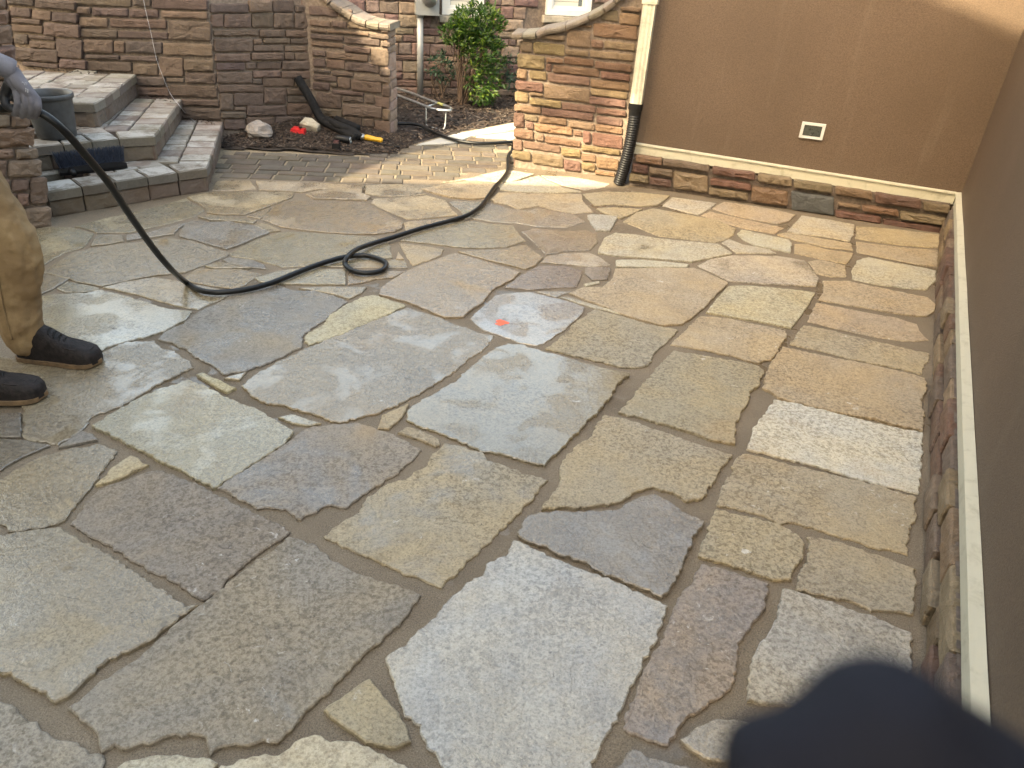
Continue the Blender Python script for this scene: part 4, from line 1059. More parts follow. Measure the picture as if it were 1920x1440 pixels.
while z < 1.75:
    h = rq.choice((0.055, 0.075, 0.095, 0.12))
    u_ = -1.3 + rq.uniform(-.2, 0)
    while u_ < 2.9:
        L = rq.choice((0.09, 0.14, 0.2, 0.27, 0.34)) if h < .1 else rq.choice((0.14, 0.2, 0.26))
        skip = any(u_ + L > w0 - .01 and u_ < w1 + .01 and z + h > zz - .10 for w0, w1, zz in win_boxes)
        if not skip:
            pr = rq.uniform(0.0, 0.02)
            pts = [P(FO, fd, fn, u_ + a_, pr, z + b_) for a_, b_ in ((.004, .004), (L - .004, .004), (L - .004, h - .004), (.004, h - .004))]
            slab('stone', pts, fn, 0.035, M_ROCK, far, jcol(rq.choice(MIX), 0.15), 0.06, 0.006, 0.007, 0.008, seed=rq.random())
        u_ += L
    z += h
for i, (u0, u1, zb) in enumerate(win_boxes):
    w_ = MB(); ww = u1 - u0; hh = 1.1
    t = 0.055
    for cx_, cz_, sx, sz in ((0, t / 2, ww, t), (0, hh - t / 2, ww, t), (-ww / 2 + t / 2, hh / 2, t, hh - 2 * t), (ww / 2 - t / 2, hh / 2, t, hh - 2 * t)):
        w_.box(P(FO, fd, fn, (u0 + u1) / 2 + cx_, 0.015, zb + cz_), (sx, 0.07, sz), Matrix((fd, -fn, V((0, 0, 1)))).transposed())
    wo = w_.build('window', M_WHITE, far)
    Rf = Matrix((fd, -fn, V((0, 0, 1)))).transposed()
    w2_ = MB(); t2 = 0.035; iw = ww - 2 * t; ih = hh - 2 * t
    for cx_, cz_, sx, sz in ((0, t + t2 / 2, iw, t2), (0, hh - t - t2 / 2, iw, t2), (-iw / 2 + t2 / 2, hh / 2, t2, ih - 2 * t2), (iw / 2 - t2 / 2, hh / 2, t2, ih - 2 * t2)):
        w2_.box(P(FO, fd, fn, (u0 + u1) / 2 + cx_, -0.01, zb + cz_), (sx, 0.03, sz), Rf)
    w2_.build('sash', M_WHITE, wo)
    MB().box(P(FO, fd, fn, (u0 + u1) / 2, -0.012, zb + hh / 2), (iw - 2 * t2, 0.006, ih - 2 * t2), Rf).build('pane', M_GLASS, wo)
    for k in range(9):
        MB().box(P(FO, fd, fn, (u0 + u1) / 2 - 0.02, -0.006, zb + t + t2 + 0.02 + k * 0.045), (iw - 2 * t2 - 0.05, 0.004, 0.040), Rf).build('blind_slat', M_BLIND, wo)
    slab('window_sill', [P(FO, fd, fn, u0 - .03 + a_, 0.05, zb - .075 + b_) for a_, b_ in ((0, 0), (ww + .06, 0), (ww + .06, .07), (0, .07))], fn, 0.09, M_ROCK, wo, (.33, .30, .25, 1), 0.08, 0.003, 0.006, 0.004)
# meter box with conduit
mp = fpt(800, 26)
mu = (fpt(784, 26) - FO).dot(fd); mz = mp.z
meter = empty('meter_box', P(FO, fd, fn, mu, 0.06, mz), 'grey electric meter box with conduit running to the ground', 'meter box')
MB().box(P(FO, fd, fn, mu + .08, 0.085, mz + .22), (0.24, 0.13, 0.44), Rf).build('cabinet', M_GREYMETAL, meter)
MB().lathe(P(FO, fd, fn, mu + .10, 0.15, mz + .16), [(.0001, .10), (.05, .095), (.068, .07), (.07, .02), (.082, .015), (.082, 0)], 24, fn).build('meter_dial', M_STEEL, meter, True)
MB().tube([P(FO, fd, fn, mu + 0.01, 0.075, -0.03), P(FO, fd, fn, mu + 0.01, 0.075, mz + 0.02)], 0.034, 16).build('conduit', M_GREYMETAL, meter, True)
MB().tube([P(FO, fd, fn, mu + 0.01, 0.075, mz - 0.03), P(FO, fd, fn, mu + 0.01, 0.075, mz + 0.01)], 0.040, 16).build('collar', M_GREYMETAL, meter, True)

# ------------------------------------------------ shrubs
def leaf(vs, fs, p, d, l, w, rq):
    d = d.normalized(); s = d.cross(V((rq.uniform(-1, 1), rq.uniform(-1, 1), 1))).normalized(); up = s.cross(d).normalized()
    n = len(vs); m_ = p + d * l * .5
    vs += [p, m_ - s * w * .5 + up * w * .12, m_ + s * w * .5 + up * w * .12, p + d * l - up * l * .12]
    fs += [(n, n + 1, n + 3), (n, n + 3, n + 2)]
def shrub(name, base, lobes, nst, leaves, mat, llen, label, seed, clump=7):
    rq = random.Random(seed)
    root = empty(name, base, label, 'shrub')
    tips = []
    for c, r in lobes:
        for k in range(int(leaves * r[0] * r[1] * r[2] ** 0.5 / sum(q[0] * q[1] * q[2] ** 0.5 for _, q in lobes) / clump)):
            while True:
                d = V((rq.uniform(-1, 1), rq.uniform(-1, 1), rq.uniform(-1, 1)))
                if 0.45 < d.length < 1.0 + 0.18 * mnoise.noise(d * 2.5 + V((seed, 0, 0))): break
            tips.append(base + c + V((d.x * r[0], d.y * r[1], d.z * r[2])))
    mb = MB()
    for k in range(nst):
        t = tips[rq.randrange(len(tips))]
        a_ = 6.28 * k / nst
        b0 = base + V((0.035 * math.cos(a_), 0.035 * math.sin(a_), -0.02))
        mid = b0.lerp(t, 0.45) + V((rq.uniform(-.04, .04), rq.uniform(-.04, .04), 0.06))
        pl_ = catmull([b0, mid, t], 5)
        mb.tube(pl_, [0.013 * (1 - 0.75 * i / (len(pl_) - 1)) for i in range(len(pl_))], 6)
    mb.build('stem', M_BARK, root, True)
    vs = []; fs = []
    for t in tips:
        ax = (t - (base + V((0, 0, 0.35)))).normalized()
        for j in range(clump):
            d = ax * 0.6 + V((rq.uniform(-1, 1), rq.uniform(-1, 1), rq.uniform(-.6, .9)))
            leaf(vs, fs, t + V((rq.uniform(-.02, .02), rq.uniform(-.02, .02), rq.uniform(-.02, .02))), d, llen * rq.uniform(.6, 1.25), llen * .36, rq)
    mesh_obj('foliage', vs, fs, mat, root)
sb = gp(865, 197)
shrub('leafy_shrub', sb, [(V((0.14, 0.05, 0.80)), (.30, .25, .15)), (V((-.10, 0, 0.66)), (.13, .14, .10)), (V((0.20, 0, 0.52)), (.24, .24, .20)), (V((0.24, -.10, 0.22)), (.20, .16, .17)), (V((0.03, 0.0, 0.62)), (.14, .14, .10))], 22, 3600, M_LEAF, 0.062, 'upright bright green shrub with bare lower stems beside the conduit', 2)
sb2 = gp(930, 185) + V((0.1, 0.28, 0))
shrub('low_shrub', sb2, [(V((0.05, 0, 0.28)), (.34, .24, .28))], 8, 1900, M_LEAF2, 0.045, 'dark bluish green low shrub half hidden by the gate wall', 5)
sb3 = gp(828, 186) + V((0, 0.05, 0))
shrub('leafy_sprig', sb3, [(V((0, 0, 0.30)), (.14, .10, .17))], 6, 260, M_LEAF2, 0.055, 'sparse dark leafy plant against the house wall, left of the shrub', 8, 5)

# ------------------------------------------------ bent galvanised rail lying in the bed
def rz_(x, y, z): return gp(x, y, z)
rl = empty('pipe_rail', gp(835, 235), 'galvanised bent pipe rack standing in the mulch bed', 'rack')
zz = 0.17
up_ = [rz_(735, 163, zz), rz_(767, 173, zz), rz_(800, 186, zz), rz_(828, 196, zz), rz_(840, 200, zz), rz_(846, 204, zz), rz_(843, 207, zz), rz_(832, 207, zz), rz_(815, 205, zz), rz_(798, 199, zz), rz_(767, 187, zz), rz_(735, 175, zz)]
MB().tube(catmull(up_, 6), 0.013, 10).build('rail_loop', M_STEEL, rl, True)
MB().tube([rz_(800, 200, zz), rz_(820, 193.5, zz)], 0.008, 8).build('cross_bar', M_STEEL, rl, True)
lg = [rz_(799, 201, zz - .005), rz_(799, 201, zz) - V((0, 0, .12)), rz_(801, 201, zz) - V((0, 0, .165)), rz_(829, 207.5, zz) - V((0, 0, .165)), rz_(835, 207, zz) - V((0, 0, .12)), rz_(836, 207, zz - .005)]
MB().tube(catmull(lg, 6), 0.007, 8).build('leg', M_STEEL, rl, True)
lg = [rz_(742, 166, zz - .005), rz_(742, 166, zz) - V((0, 0, .15)), rz_(743, 177, zz) - V((0, 0, .15)), rz_(743, 177, zz - .005)]
MB().tube(lg, 0.007, 8).build('leg', M_STEEL, rl, True)
MB().tube([rz_(822, 194, zz), rz_(832, 197.3, zz)], 0.0145, 10).build('tape', M_TAPE, rl, True)

# ------------------------------------------------ garden hose (one long run, held by the worker)
HR = 0.0136
def hz(x, y, z=HR + 0.014): return gp(x, y, z)
def aty(x, y, Y):
    d = ray(x, y); return CPOS + d * (Y / d.y)
hp = [aty(-150, 180, 2.50), aty(-60, 196, 2.50), aty(0, 203, 2.50), aty(40, 204, 2.50), aty(78, 213, 2.50), aty(118, 243, 2.52), aty(165, 296, 2.58), aty(205, 345, 2.66), aty(240, 398, 2.76), aty(285, 462, 2.92), aty(320, 504, 3.05)]
hp += [hz(348, 529), hz(372, 543), hz(398, 548), hz(430, 547), hz(470, 541), hz(510, 530), hz(545, 516), hz(580, 502), hz(612, 491), hz(645, 482.5), hz(680, 479), hz(708, 485), hz(724, 494), hz(716, 507), hz(690, 512), hz(665, 509), hz(648, 497)]
hp += [hz(650, 484, .05), hz(668, 468, .045), hz(700, 456), hz(740, 444), hz(790, 428), hz(840, 415), hz(875, 404), hz(900, 388), hz(917, 366), hz(928, 350), hz(944, 333), hz(952, 318)]
hp += [V((-0.16, 6.12, .03)), V((-0.135, 6.34, .03)), V((-0.04, 6.52, .03)), V((0.02, 6.66, .03)), gp(985, 262, .03), gp(960, 266, .03), gp(905, 269, .03), gp(865, 265, .03), gp(835, 257, .03), gp(812, 247, .03), gp(790, 236, .04), gp(765, 232, .04), gp(735, 231, .04), gp(700, 224, .03)]
hose = empty('garden_hose', hz(400, 548), 'long black rubber hose looping once across the wet flagstones', 'hose')
MB().tube(catmull(hp, 8), HR, 12).build('hose_tube', M_HOSE, hose, True)

# ------------------------------------------------ pot on the second tread
pc = gp(108, 256, .313)
pot = empty('plastic_pot', pc, 'dark grey plastic pot standing on the middle step', 'pot')
MB().lathe(pc, [(.0001, .004), (.108, .004), (.112, .008), (.118, .06), (.128, .17), (.134, .235)], 40).build('pot_body', M_POT, pot, True)
MB().lathe(pc, [(.134, .235), (.143, .238), (.146, .246), (.145, .262), (.140, .266), (.134, .262), (.128, .22), (.112, .03), (.0001, .028)], 40).build('rim', M_POT, pot, True)

# ------------------------------------------------ push broom head on the lowest tread
ba = gp(112, 329, .158); bb = gp(238, 314, .158)
bm_ = (ba + bb) / 2; bd = (bb - ba).normalized(); bl = (bb - ba).length
bnrm = V((-bd.y, bd.x, 0))
broom = empty('broom_head', bm_, 'black push broom head lying bristles up on the lowest step', 'broom')
Rb2 = rot_to(bd)
mb = MB()
pts = []
for i in range(13):
    u_ = -bl / 2 + bl * i / 12
    k = 1 - 0.35 * (abs(u_) / (bl / 2)) ** 6
    for y_, z_ in ((-.028 * k, .002), (.028 * k, .002), (.032 * k, .02), (.026 * k, .05 * k), (-.026 * k, .05 * k), (-.032 * k, .02)):
        pts.append(bm_ + bd * u_ + bnrm * y_ + V((0, 0, z_)))
mb.add(pts, [(i * 6 + k, i * 6 + 6 + k, i * 6 + 6 + (k + 1) % 6, i * 6 + (k + 1) % 6) for i in range(12) for k in range(6)] + [tuple(range(5, -1, -1)), tuple(72 + k for k in range(6))])
mb.build('block', M_BLACK, broom)
rq = random.Random(2); vs = MB()
for i in range(40):
    for j in range(4):
        p = bm_ + bd * (-bl / 2 + .012 + (bl - .024) * i / 39) + bnrm * (-.018 + .012 * j) + V((0, 0, .045))
        for q in range(3):
            d = V((0, 0, 1)) * .085 + bnrm * rq.uniform(0.0, .05) + bd * rq.uniform(-.012, .012) + bd * (0.03 * (i / 39 - .5))
            vs.tube([p + V((rq.uniform(-.003, .003), rq.uniform(-.003, .003), 0)), p + d], [.0022, .0010], 4, False)
M_BRIS = plain('blue_black_bristle', (0.022, 0.030, 0.048), 0.5, 0, 0.3, 90)
vs.build('bristles', M_BRIS, broom, kind='stuff')
MB().tube([bm_ - bd * bl * .33 - bnrm * .02 + V((0, 0, .03)), bm_ - bd * bl * .33 - bnrm * .075 + V((0, 0, .018))], [.02, .016], 12).build('handle_socket', M_BLACK, broom, True)

# ------------------------------------------------ odds and ends in the mulch bed
def gpb(x, y, h=0.0):
    p = gp(x, y, h)
    for _ in range(12):
        p = gp(x, y, bed1_z(p.x, p.y) * 0.9 + 0.006 + h)
    return p
rk = gpb(487, 250, .03)
MB().ellip(rk + V((0, 0, .015)), (.105, .085, .075), None, 18, 12, 0.35, 3).build('rock', M_ROCK, None, False, rk, label='rounded grey speckled rock lying in the mulch bed', cat='rock').color = (.30, .27, .25, 1)
# black foam sleeves
f1 = empty('foam_sleeve', gpb(600, 225, .08), 'long black split foam pipe sleeve leaning into the wall corner', 'pipe sleeve')
top_ = on_plane(J3 + nB * 0.05, nB, 558, 146)
fp = catmull([top_, top_.lerp(gpb(603, 224, .06), .55) + V((0, 0, .01)), gpb(603, 224, .06), gpb(626, 237, .045), gpb(655, 252, .038), gpb(668, 258, .038)], 8)
MB().tube(fp, [.036] * 18 + [.034] * (len(fp) - 18), 14).build('sleeve', M_FOAM, f1, True)
MB().tube([p + V((.018, -.012, .028)) for p in fp[4:-6]], .007, 6).build('lip', M_FOAM, f1, True)
f2 = catmull([gpb(612, 224, .05), gpb(632, 234, .075), gpb(662, 246, .06), gpb(676, 258, .035)], 8)
MB().tube(f2, .030, 14).build('foam_sleeve', M_FOAM, None, True, label='black foam sleeve lying in front, ending at the yellow handled tool', cat='pipe sleeve')
f3 = [gpb(630, 224, .036), gpb(671, 241, .036)]
MB().tube(f3, .034, 14).build('foam_sleeve', M_FOAM, None, True, label='short straight black foam sleeve against the wing wall', cat='pipe sleeve')
# pale stone offcut
so = gpb(580, 248, .0)
oc_ = [so + V((x * .1, y * .1, 0)) for x, y in ((-.7, -.2), (.8, -.55), (.95, .05), (.1, .75), (-.45, .6))]
ofs = slab('stone_offcut', [q + V((0, 0, .075 + .02 * i % .03)) for i, q in enumerate(oc_)], V((.15, -.5, 1)), 0.075, M_ROCK, None, (.46, .42, .34, 1), 0.03, 0.004, 0.008, 0.008)
ofs['label'] = 'pale angular stone offcut behind the red tool in the mulch'; ofs['category'] = 'stone'
# red tape-measure-like tool
rt = gpb(560, 250, .0)
red = empty('red_tool', rt, 'bright red plastic tool case lying in the mulch bed', 'tool')
rd = (gpb(580, 254, .04) - gpb(540, 247, .04)).normalized(); Rr = rot_to(rd)
mb = MB().box(rt + V((0, 0, .018)), (.125, .055, .036), Rr, .86)
mb.box(rt + V((0, 0, .042)) - rd * .01, (.07, .04, .016), Rr, .8)
mb.build('case', M_RED, red)
MB().box(rt + rd * .048 + V((0, 0, .034)), (.026, .045, .024), Rr, .8).build('cap', M_RED, red)
MB().box(rt + rd * .02 + V((0, 0, .05)), (.012, .03, .008), Rr).build('latch', M_BLACK, red)
# drink can
ca, cb_ = gpb(631, 259, .033), gpb(657, 263, .033)
cdv = (cb_ - ca).normalized(); cc_ = (ca + cb_) / 2
can = empty('drink_can', cc_, 'black drink can with silver rim lying on the mulch', 'can')
MB().lathe(cc_, [(.020, -.062), (.026, -.058), (.031, -.050), (.031, .048), (.027, .056)], 24, cdv).build('can_body', M_BLACK, can, True)
MB().lathe(cc_, [(.027, .056), (.026, .061), (.023, .061), (.022, .057), (.0001, .057)], 24, cdv).build('can_lid', M_STEEL, can, True)
# small black box
bx_ = gpb(630, 280, .0)
blk = empty('black_box', bx_, 'small black plastic battery block at the front edge of the mulch', 'battery')
MB().box(bx_ + V((0, .02, .024)), (.062, .07, .045), rot_to(V((1, .1, 0))), .94).build('body', M_BLACK, blk)
MB().box(bx_ + V((0, .024, .054)), (.045, .05, .018), rot_to(V((1, .1, 0))), .85).build('terminal', plain('dark_red_plastic', (.06, .02, .02), .5), blk)
# yellow angle grinder
ga, gb_ = gpb(683, 257, .035), gpb(720, 264, .03)
gd = (gb_ - ga).normalized()
gr = empty('angle_grinder', (ga + gb_) / 2, 'yellow handled power tool with black cord lying by the wing wall', 'tool')
MB().lathe(ga, [(.0001, 0), (.019, .002), (.024, .02), (.022, .06), (.019, .10), (.021, .14), (.017, .152), (.0001, .154)], 18, gd).build('handle', M_YELLOW, gr, True)
MB().lathe(ga - gd * .05, [(.0001, 0), (.020, .002), (.026, .02), (.026, .04), (.020, .052)], 16, gd).build('gear_head', M_STEEL, gr, True)
MB().tube(catmull([ga + gd * .15, ga + gd * .2 + V((0, .02, .005)), ga + gd * .26 + V((0, -.02, -.005)), ga + gd * .30 + V((0, -.06, -.01)), ga + gd * .22 + V((0, -.06, -.012)), ga + gd * .08 + V((0, -.05, -.012))], 6), .004, 8).build('cord', M_BLACK, gr, True)
# thin white string hanging down the turret wall to the steps
nA = face_n(J1, J2)
sp = [on_plane(J1 + nA * .03, nA, *cpx('1', *q)) for q in ((800, -60), (815, 40), (850, 190), (880, 330), (920, 440), (960, 530))] + [gp(338, 200, .33), gp(350, 215, .18), gp(365, 228, .17)]
MB().tube(catmull(sp, 6), .0018, 5).build('string', M_PRINT, None, True, label='thin pale string hanging down the stone wall onto the steps', cat='string')
# small dry leaves on the steps and twig
rq = random.Random(77); vs = []; fs = []
for k in range(160):
    t = rq.random()
    if k % 3 == 0: p = gp(270 + 60 * t, 180 + 8 * t + rq.uniform(-3, 6), .314)
    elif k % 3 == 1: p = gp(340 + 60 * t, 222 + 8 * t + rq.uniform(-3, 6), .160)
    else: p = gp(60 + 150 * t, 125 + 14 * t + rq.uniform(0, 5), .468)
    leaf(vs, fs, p + V((0, 0, .004)), V((rq.uniform(-1, 1), rq.uniform(-1, 1), rq.uniform(-.1, .3))), rq.uniform(.012, .035), .012, rq)
mesh_obj('leaf_litter', vs, fs, M_MULCH, None, label='dry leaf litter along the wall at the back of the steps', cat='leaves', kind='stuff')

# ============================================================ PEOPLE
def union(name, limbs, mat, parent, voxel=0.010, fold=0.0, fscale=0.08, sm=6, extra=None, **kw):
    "one continuous surface grown round a set of tapering limbs"
    mb = MB()
    for pts, rad in limbs:
        pl_ = catmull(pts, 5)
        n = len(pts) - 1
        rr_ = []
        for i in range(len(pl_)):
            f = i / 5; k = min(int(f), n - 1); t = f - k
            rr_.append(rad[k] + (rad[min(k + 1, n)] - rad[k]) * t)
        mb.tube(pl_, rr_, 12)
        mb.ellip(pl_[0], (rr_[0],) * 3, None, 10, 7); mb.ellip(pl_[-1], (rr_[-1],) * 3, None, 10, 7)
    if extra: extra(mb)
    o = mb.build(name, mat, parent, True, **kw)
    md = o.modifiers.new('remesh', 'REMESH'); md.mode = 'VOXEL'; md.voxel_size = voxel; md.use_smooth_shade = True
    ms = o.modifiers.new('smooth', 'SMOOTH'); ms.factor = 0.5; ms.iterations = sm
    if fold:
        tx = bpy.data.textures.new(name + '_folds', 'CLOUDS'); tx.noise_scale = fscale; tx.noise_depth = 2
        md = o.modifiers.new('folds', 'DISPLACE'); md.texture = tx; md.strength = fold; md.mid_level = 0.5; md.texture_coords = 'GLOBAL'
    return o
def boot(parent, toe, ang, L=0.33):
    d = V((math.cos(ang), math.sin(ang), 0)); s = V((-d.y, d.x, 0))
    heel = toe - d * L
    secs = [(0.0, .024, .060, .085), (.012, .035, .085, .12), (.05, .043, .098, .150), (.10, .046, .10, .158), (.145, .047, .094, .138), (.19, .050, .078, .106), (.235, .055, .066, .088), (.275, .056, .061, .082), (.303, .051, .054, .074), (.320, .037, .042, .060), (.328, .016, .034, .044)]
    vs = []; n = 14
    for x, w, zs_, zt in secs:
        for k in range(n):
            a_ = math.pi * k / (n - 1)
            c_ = math.cos(a_); q = max(0.0, math.sin(a_))
            yy = w * (abs(c_) ** 0.55) * (1 if c_ >= 0 else -1)
            z_ = .015 + (zt - .015) * (q ** 0.62)
            vs.append(heel + d * (x * L / .33) + s * yy + V((0, 0, z_)))
    m_ = len(secs)
    fs = [(i * n + k, i * n + n + k, i * n + n + k + 1, i * n + k + 1) for i in range(m_ - 1) for k in range(n - 1)]
    fs += [tuple(range(n)), tuple((m_ - 1) * n + k for k in range(n - 1, -1, -1))]
    up = mesh_obj('boot', vs, fs, M_LEATHER, parent, True)
    ou = []
    for x, w, _, _ in secs: ou.append((x * L / .33, w + .006))
    ring = [heel + d * (x - .004) + s * w for x, w in ou] + [heel + d * (ou[-1][0] + .008)] + [heel + d * (x - .004) - s * w for x, w in reversed(ou)]
    k = len(ring)
    lift = [0.004 * max(0, ((p - heel).dot(d) - .22) / .1) ** 1.5 for p in ring]
    vs = [p + V((0, 0, .003 + l)) for p, l in zip(ring, lift)] + [p + V((0, 0, .019 + l)) for p, l in zip(ring, lift)]
    mesh_obj('sole', vs, [tuple(range(k - 1, -1, -1)), tuple(range(k, 2 * k))] + [(i, (i + 1) % k, k + (i + 1) % k, k + i) for i in range(k)], M_SOLE, up)
    # moc-toe seam and laces
    sm_ = catmull([heel + d * .19 + s * .036 + V((0, 0, .088)), heel + d * .25 + s * .040 + V((0, 0, .077)), heel + d * .297 + s * .026 + V((0, 0, .070)), heel + d * .306 + V((0, 0, .070)), heel + d * .297 - s * .026 + V((0, 0, .070)), heel + d * .25 - s * .040 + V((0, 0, .077)), heel + d * .19 - s * .036 + V((0, 0, .088))], 5)
    MB().tube(sm_, .0032, 6).build('seam', M_LEATHER, up, True)
    mb = MB()
    for q in range(4):
        x = .145 + q * .018
        zt = .139 - q * .0125
        mb.tube(catmull([heel + d * x + s * .022 + V((0, 0, zt - .006)), heel + d * (x + .006) + V((0, 0, zt + .005)), heel + d * (x + .012) - s * .022 + V((0, 0, zt - .012))], 4), .0026, 6)
    mb.build('lace', M_BLACK, up, True)
def face_parts(body, hc, fwd, hairmat):
    side = V((-fwd.y, fwd.x, 0))
    for s_ in (1, -1):
        MB().ellip(hc + fwd * .088 + side * .032 * s_ + V((0, 0, .005)), (.012, .012, .010), None, 10, 7).build('eye', M_PRINT, body, True)
    mb = MB().ellip(hc - fwd * .012 + V((0, 0, .035)), (.100, .090, .105), None, 16, 10, .06, 4)
    mb.build('hair', hairmat, body, True)
def head_shape(hc, fwd):
    side = V((-fwd.y, fwd.x, 0))
    def ex(mb):
        mb.ellip(hc, (.095, .078, .118), None, 18, 12)
        mb.ellip(hc + fwd * .03 - V((0, 0, .06)), (.06, .055, .06), None, 14, 9)
        mb.ellip(hc + fwd * .10 - V((0, 0, .02)), (.018, .014, .024), None, 10, 7)
        mb.ellip(hc + fwd * .085 - V((0, 0, .062)), (.014, .026, .010), None, 10, 7)
        for s_ in (1, -1): mb.ellip(hc + side * .080 * s_ - V((0, 0, .01)), (.020, .010, .032), None, 10, 7)
    return ex

# ---- the worker: only one trouser leg, boots and a gloved hand reach into the picture
wk = empty('person', V((-1.98, 2.42, 0)), 'worker in tan work trousers and dark boots gripping the black hose in a grey glove', 'person')
hipL, kneeL, ankL = V((-2.03, 2.52, .96)), V((-1.880, 2.565, .49)), V((-1.945, 2.565, .11))
hipR, kneeR, ankR = V((-2.06, 2.34, .96)), V((-2.05, 2.26, .50)), V((-2.06, 2.235, .11))
shL, shR = V((-2.00, 2.64, 1.42)), V((-2.00, 2.22, 1.42))
wrist = aty(17, 128, 2.47)
elbR = V((-1.93, 2.24, 1.34))
elbL = V((-2.16, 2.70, 1.17)); wrL = V((-1.99, 2.58, 1.02))
hd = V((-1.93, 2.43, 1.70)); fwd = V((1, 0, 0))
body = union('body', [([hipL, kneeL, ankL], [.070, .050, .040]), ([hipR, kneeR, ankR], [.070, .050, .040]), ([V((-2.05, 2.43, .98)), V((-2.06, 2.43, 1.2)), V((-2.0, 2.43, 1.42)), V((-1.96, 2.43, 1.56)), hd], [.10, .11, .10, .052, .055]),
      ([shL, elbL, wrL], [.050, .040, .029]), ([shR, elbR, wrist], [.050, .042, .030]), ([shL, shR], [.06, .06])], M_SKIN, wk, 0.011, extra=head_shape(hd, fwd))
face_parts(body, hd, fwd, M_HAIR)
union('trousers', [([hipL + V((0, -.03, .04)), V((-1.955, 2.548, .74)), kneeL + V((-.003, 0, 0)), V((-1.925, 2.565, .30)), ankL + V((0.002, 0, .045)), ankL + V((.006, 0, .0))], [.112, .100, .090, .083, .082, .080]),
      ([hipR + V((0, .03, .04)), V((-2.06, 2.29, .74)), kneeR, V((-2.06, 2.24, .30)), ankR + V((0, 0, .045)), ankR], [.112, .100, .090, .083, .082, .080]),
      ([V((-2.05, 2.37, .99)), V((-2.05, 2.49, .99))], [.125, .125])], M_PANTS, wk, 0.008, 0.030, 0.075)
# seam down the trouser leg
sm_ = [V((-1.955, 2.445, .74)), V((-1.895, 2.470, .52)), V((-1.925, 2.478, .30)), V((-1.935, 2.480, .14))]
MB().tube(catmull(sm_, 8), .0035, 6).build('trouser_seam', M_PANTS, wk, True)
union('shirt', [([V((-2.05, 2.43, .98)), V((-2.06, 2.43, 1.2)), V((-2.0, 2.43, 1.40)), V((-1.97, 2.43, 1.48))], [.145, .15, .14, .09]), ([V((-2.02, 2.30, 1.1)), V((-2.0, 2.28, 1.36))], [.08, .10]), ([V((-2.02, 2.56, 1.1)), V((-2.0, 2.58, 1.36))], [.08, .10]),
      ([shL, shL.lerp(elbL, .75)], [.075, .065]), ([shR, shR.lerp(elbR, .75)], [.075, .065]), ([shL, shR], [.075, .075])], M_SHIRT, wk, 0.011, 0.02, 0.09)
boot(wk, V((-1.655, 2.555, .0115)), math.radians(-2))
boot(wk, V((-1.728, 2.300, .0115)), math.radians(12))
# gloved right hand closed over the hose
Y0 = 2.50
K = [aty(30, 166, Y0 - .030), aty(45, 170, Y0 - .036), aty(58, 178, Y0 - .036), aty(69, 187, Y0 - .030)]
Q = [aty(33, 190, Y0 - .040), aty(48, 194, Y0 - .044), aty(61, 197, Y0 - .042), aty(72, 200, Y0 - .036)]
D_ = [aty(30, 208, Y0 - .022), aty(45, 211, Y0 - .024), aty(58, 212, Y0 - .022), aty(69, 212, Y0 - .018)]
T_ = [aty(26, 214, Y0 + .004), aty(41, 218, Y0 + .004), aty(54, 219, Y0 + .004), aty(65, 219, Y0 + .004)]
palm_c = aty(36, 155, Y0 - .018)
limbs = [([wrist.lerp(k, .15), wrist.lerp(k, .6) + V((0, -.004, 0)), k], [.024, .019, .0135]) for k in K]
limbs += [([k, q, d_, t_], [.0128, .0108, .0100, .0088]) for k, q, d_, t_ in zip(K, Q, D_, T_)]
glove = union('glove', limbs + [([aty(22, 150, Y0 - .012), aty(52, 172, Y0 - .012)], [.022, .018])], M_KNIT, wk, 0.0026, sm=3)
cuff = MB()
cd = (wrist - elbR).normalized()
cuff.lathe(wrist - cd * .048, [(.030, 0), (.0335, .002)] + [(.0325 + (.0012 if i % 2 else 0), .004 + .004 * i) for i in range(13)] + [(.031, .060)], 24, cd)
cuff.build('glove_cuff', M_KNIT, glove, True)
union('palm_coating', [([aty(16, 160, Y0 + .012), aty(9, 180, Y0 + .010), aty(12, 198, Y0 - .006), aty(24, 205, Y0 - .018)], [.017, .015, .0135, .011]),
      ([aty(30, 185, Y0 + .022), aty(66, 200, Y0 + .022)], [.016, .013]), ([aty(26, 212, Y0 + .012), aty(64, 219, Y0 + .012)], [.0095, .009])], M_NITRILE, glove, 0.003, sm=3)
# small white printed marks on the back of the glove
for i, (x, y, w, h) in enumerate(((31, 156, 8, 5), (46, 157, 9, 5), (40, 167, 7, 6), (51, 170, 6, 7), (33, 167, 5, 4))):
    c = aty(x, y, Y0 - .053 + .004 * (i % 3))
    a_ = aty(x + w / 2, y + h * .2, Y0 - .053) - aty(x - w / 2, y - h * .2, Y0 - .053)
    b_ = aty(x, y + h / 2, Y0 - .053) - aty(x, y - h / 2, Y0 - .053)
    zz_ = [(-.5, .5), (-.5, -.5), (-.1, -.4), (-.1, .1), (.12, .5), (.12, -.5), (.5, -.4), (.45, .3)]
    MB().tube([c + a_ * q0 + b_ * q1 for q0, q1 in zz_], .0007, 4).build('printed_mark', M_PRINT, glove)
lk = [([wrL, wrL + V((.06, -.02, -.01))], [.032, .036]), ([wrL + V((.05, -.04, -.02)), wrL + V((.10, -.07, -.03))], [.016, .012]), ([wrL + V((.07, -.02, -.02)), wrL + V((.11, -.06, -.05))], [.014, .011])]
union('glove', lk, M_KNIT, wk, 0.005, sm=3)

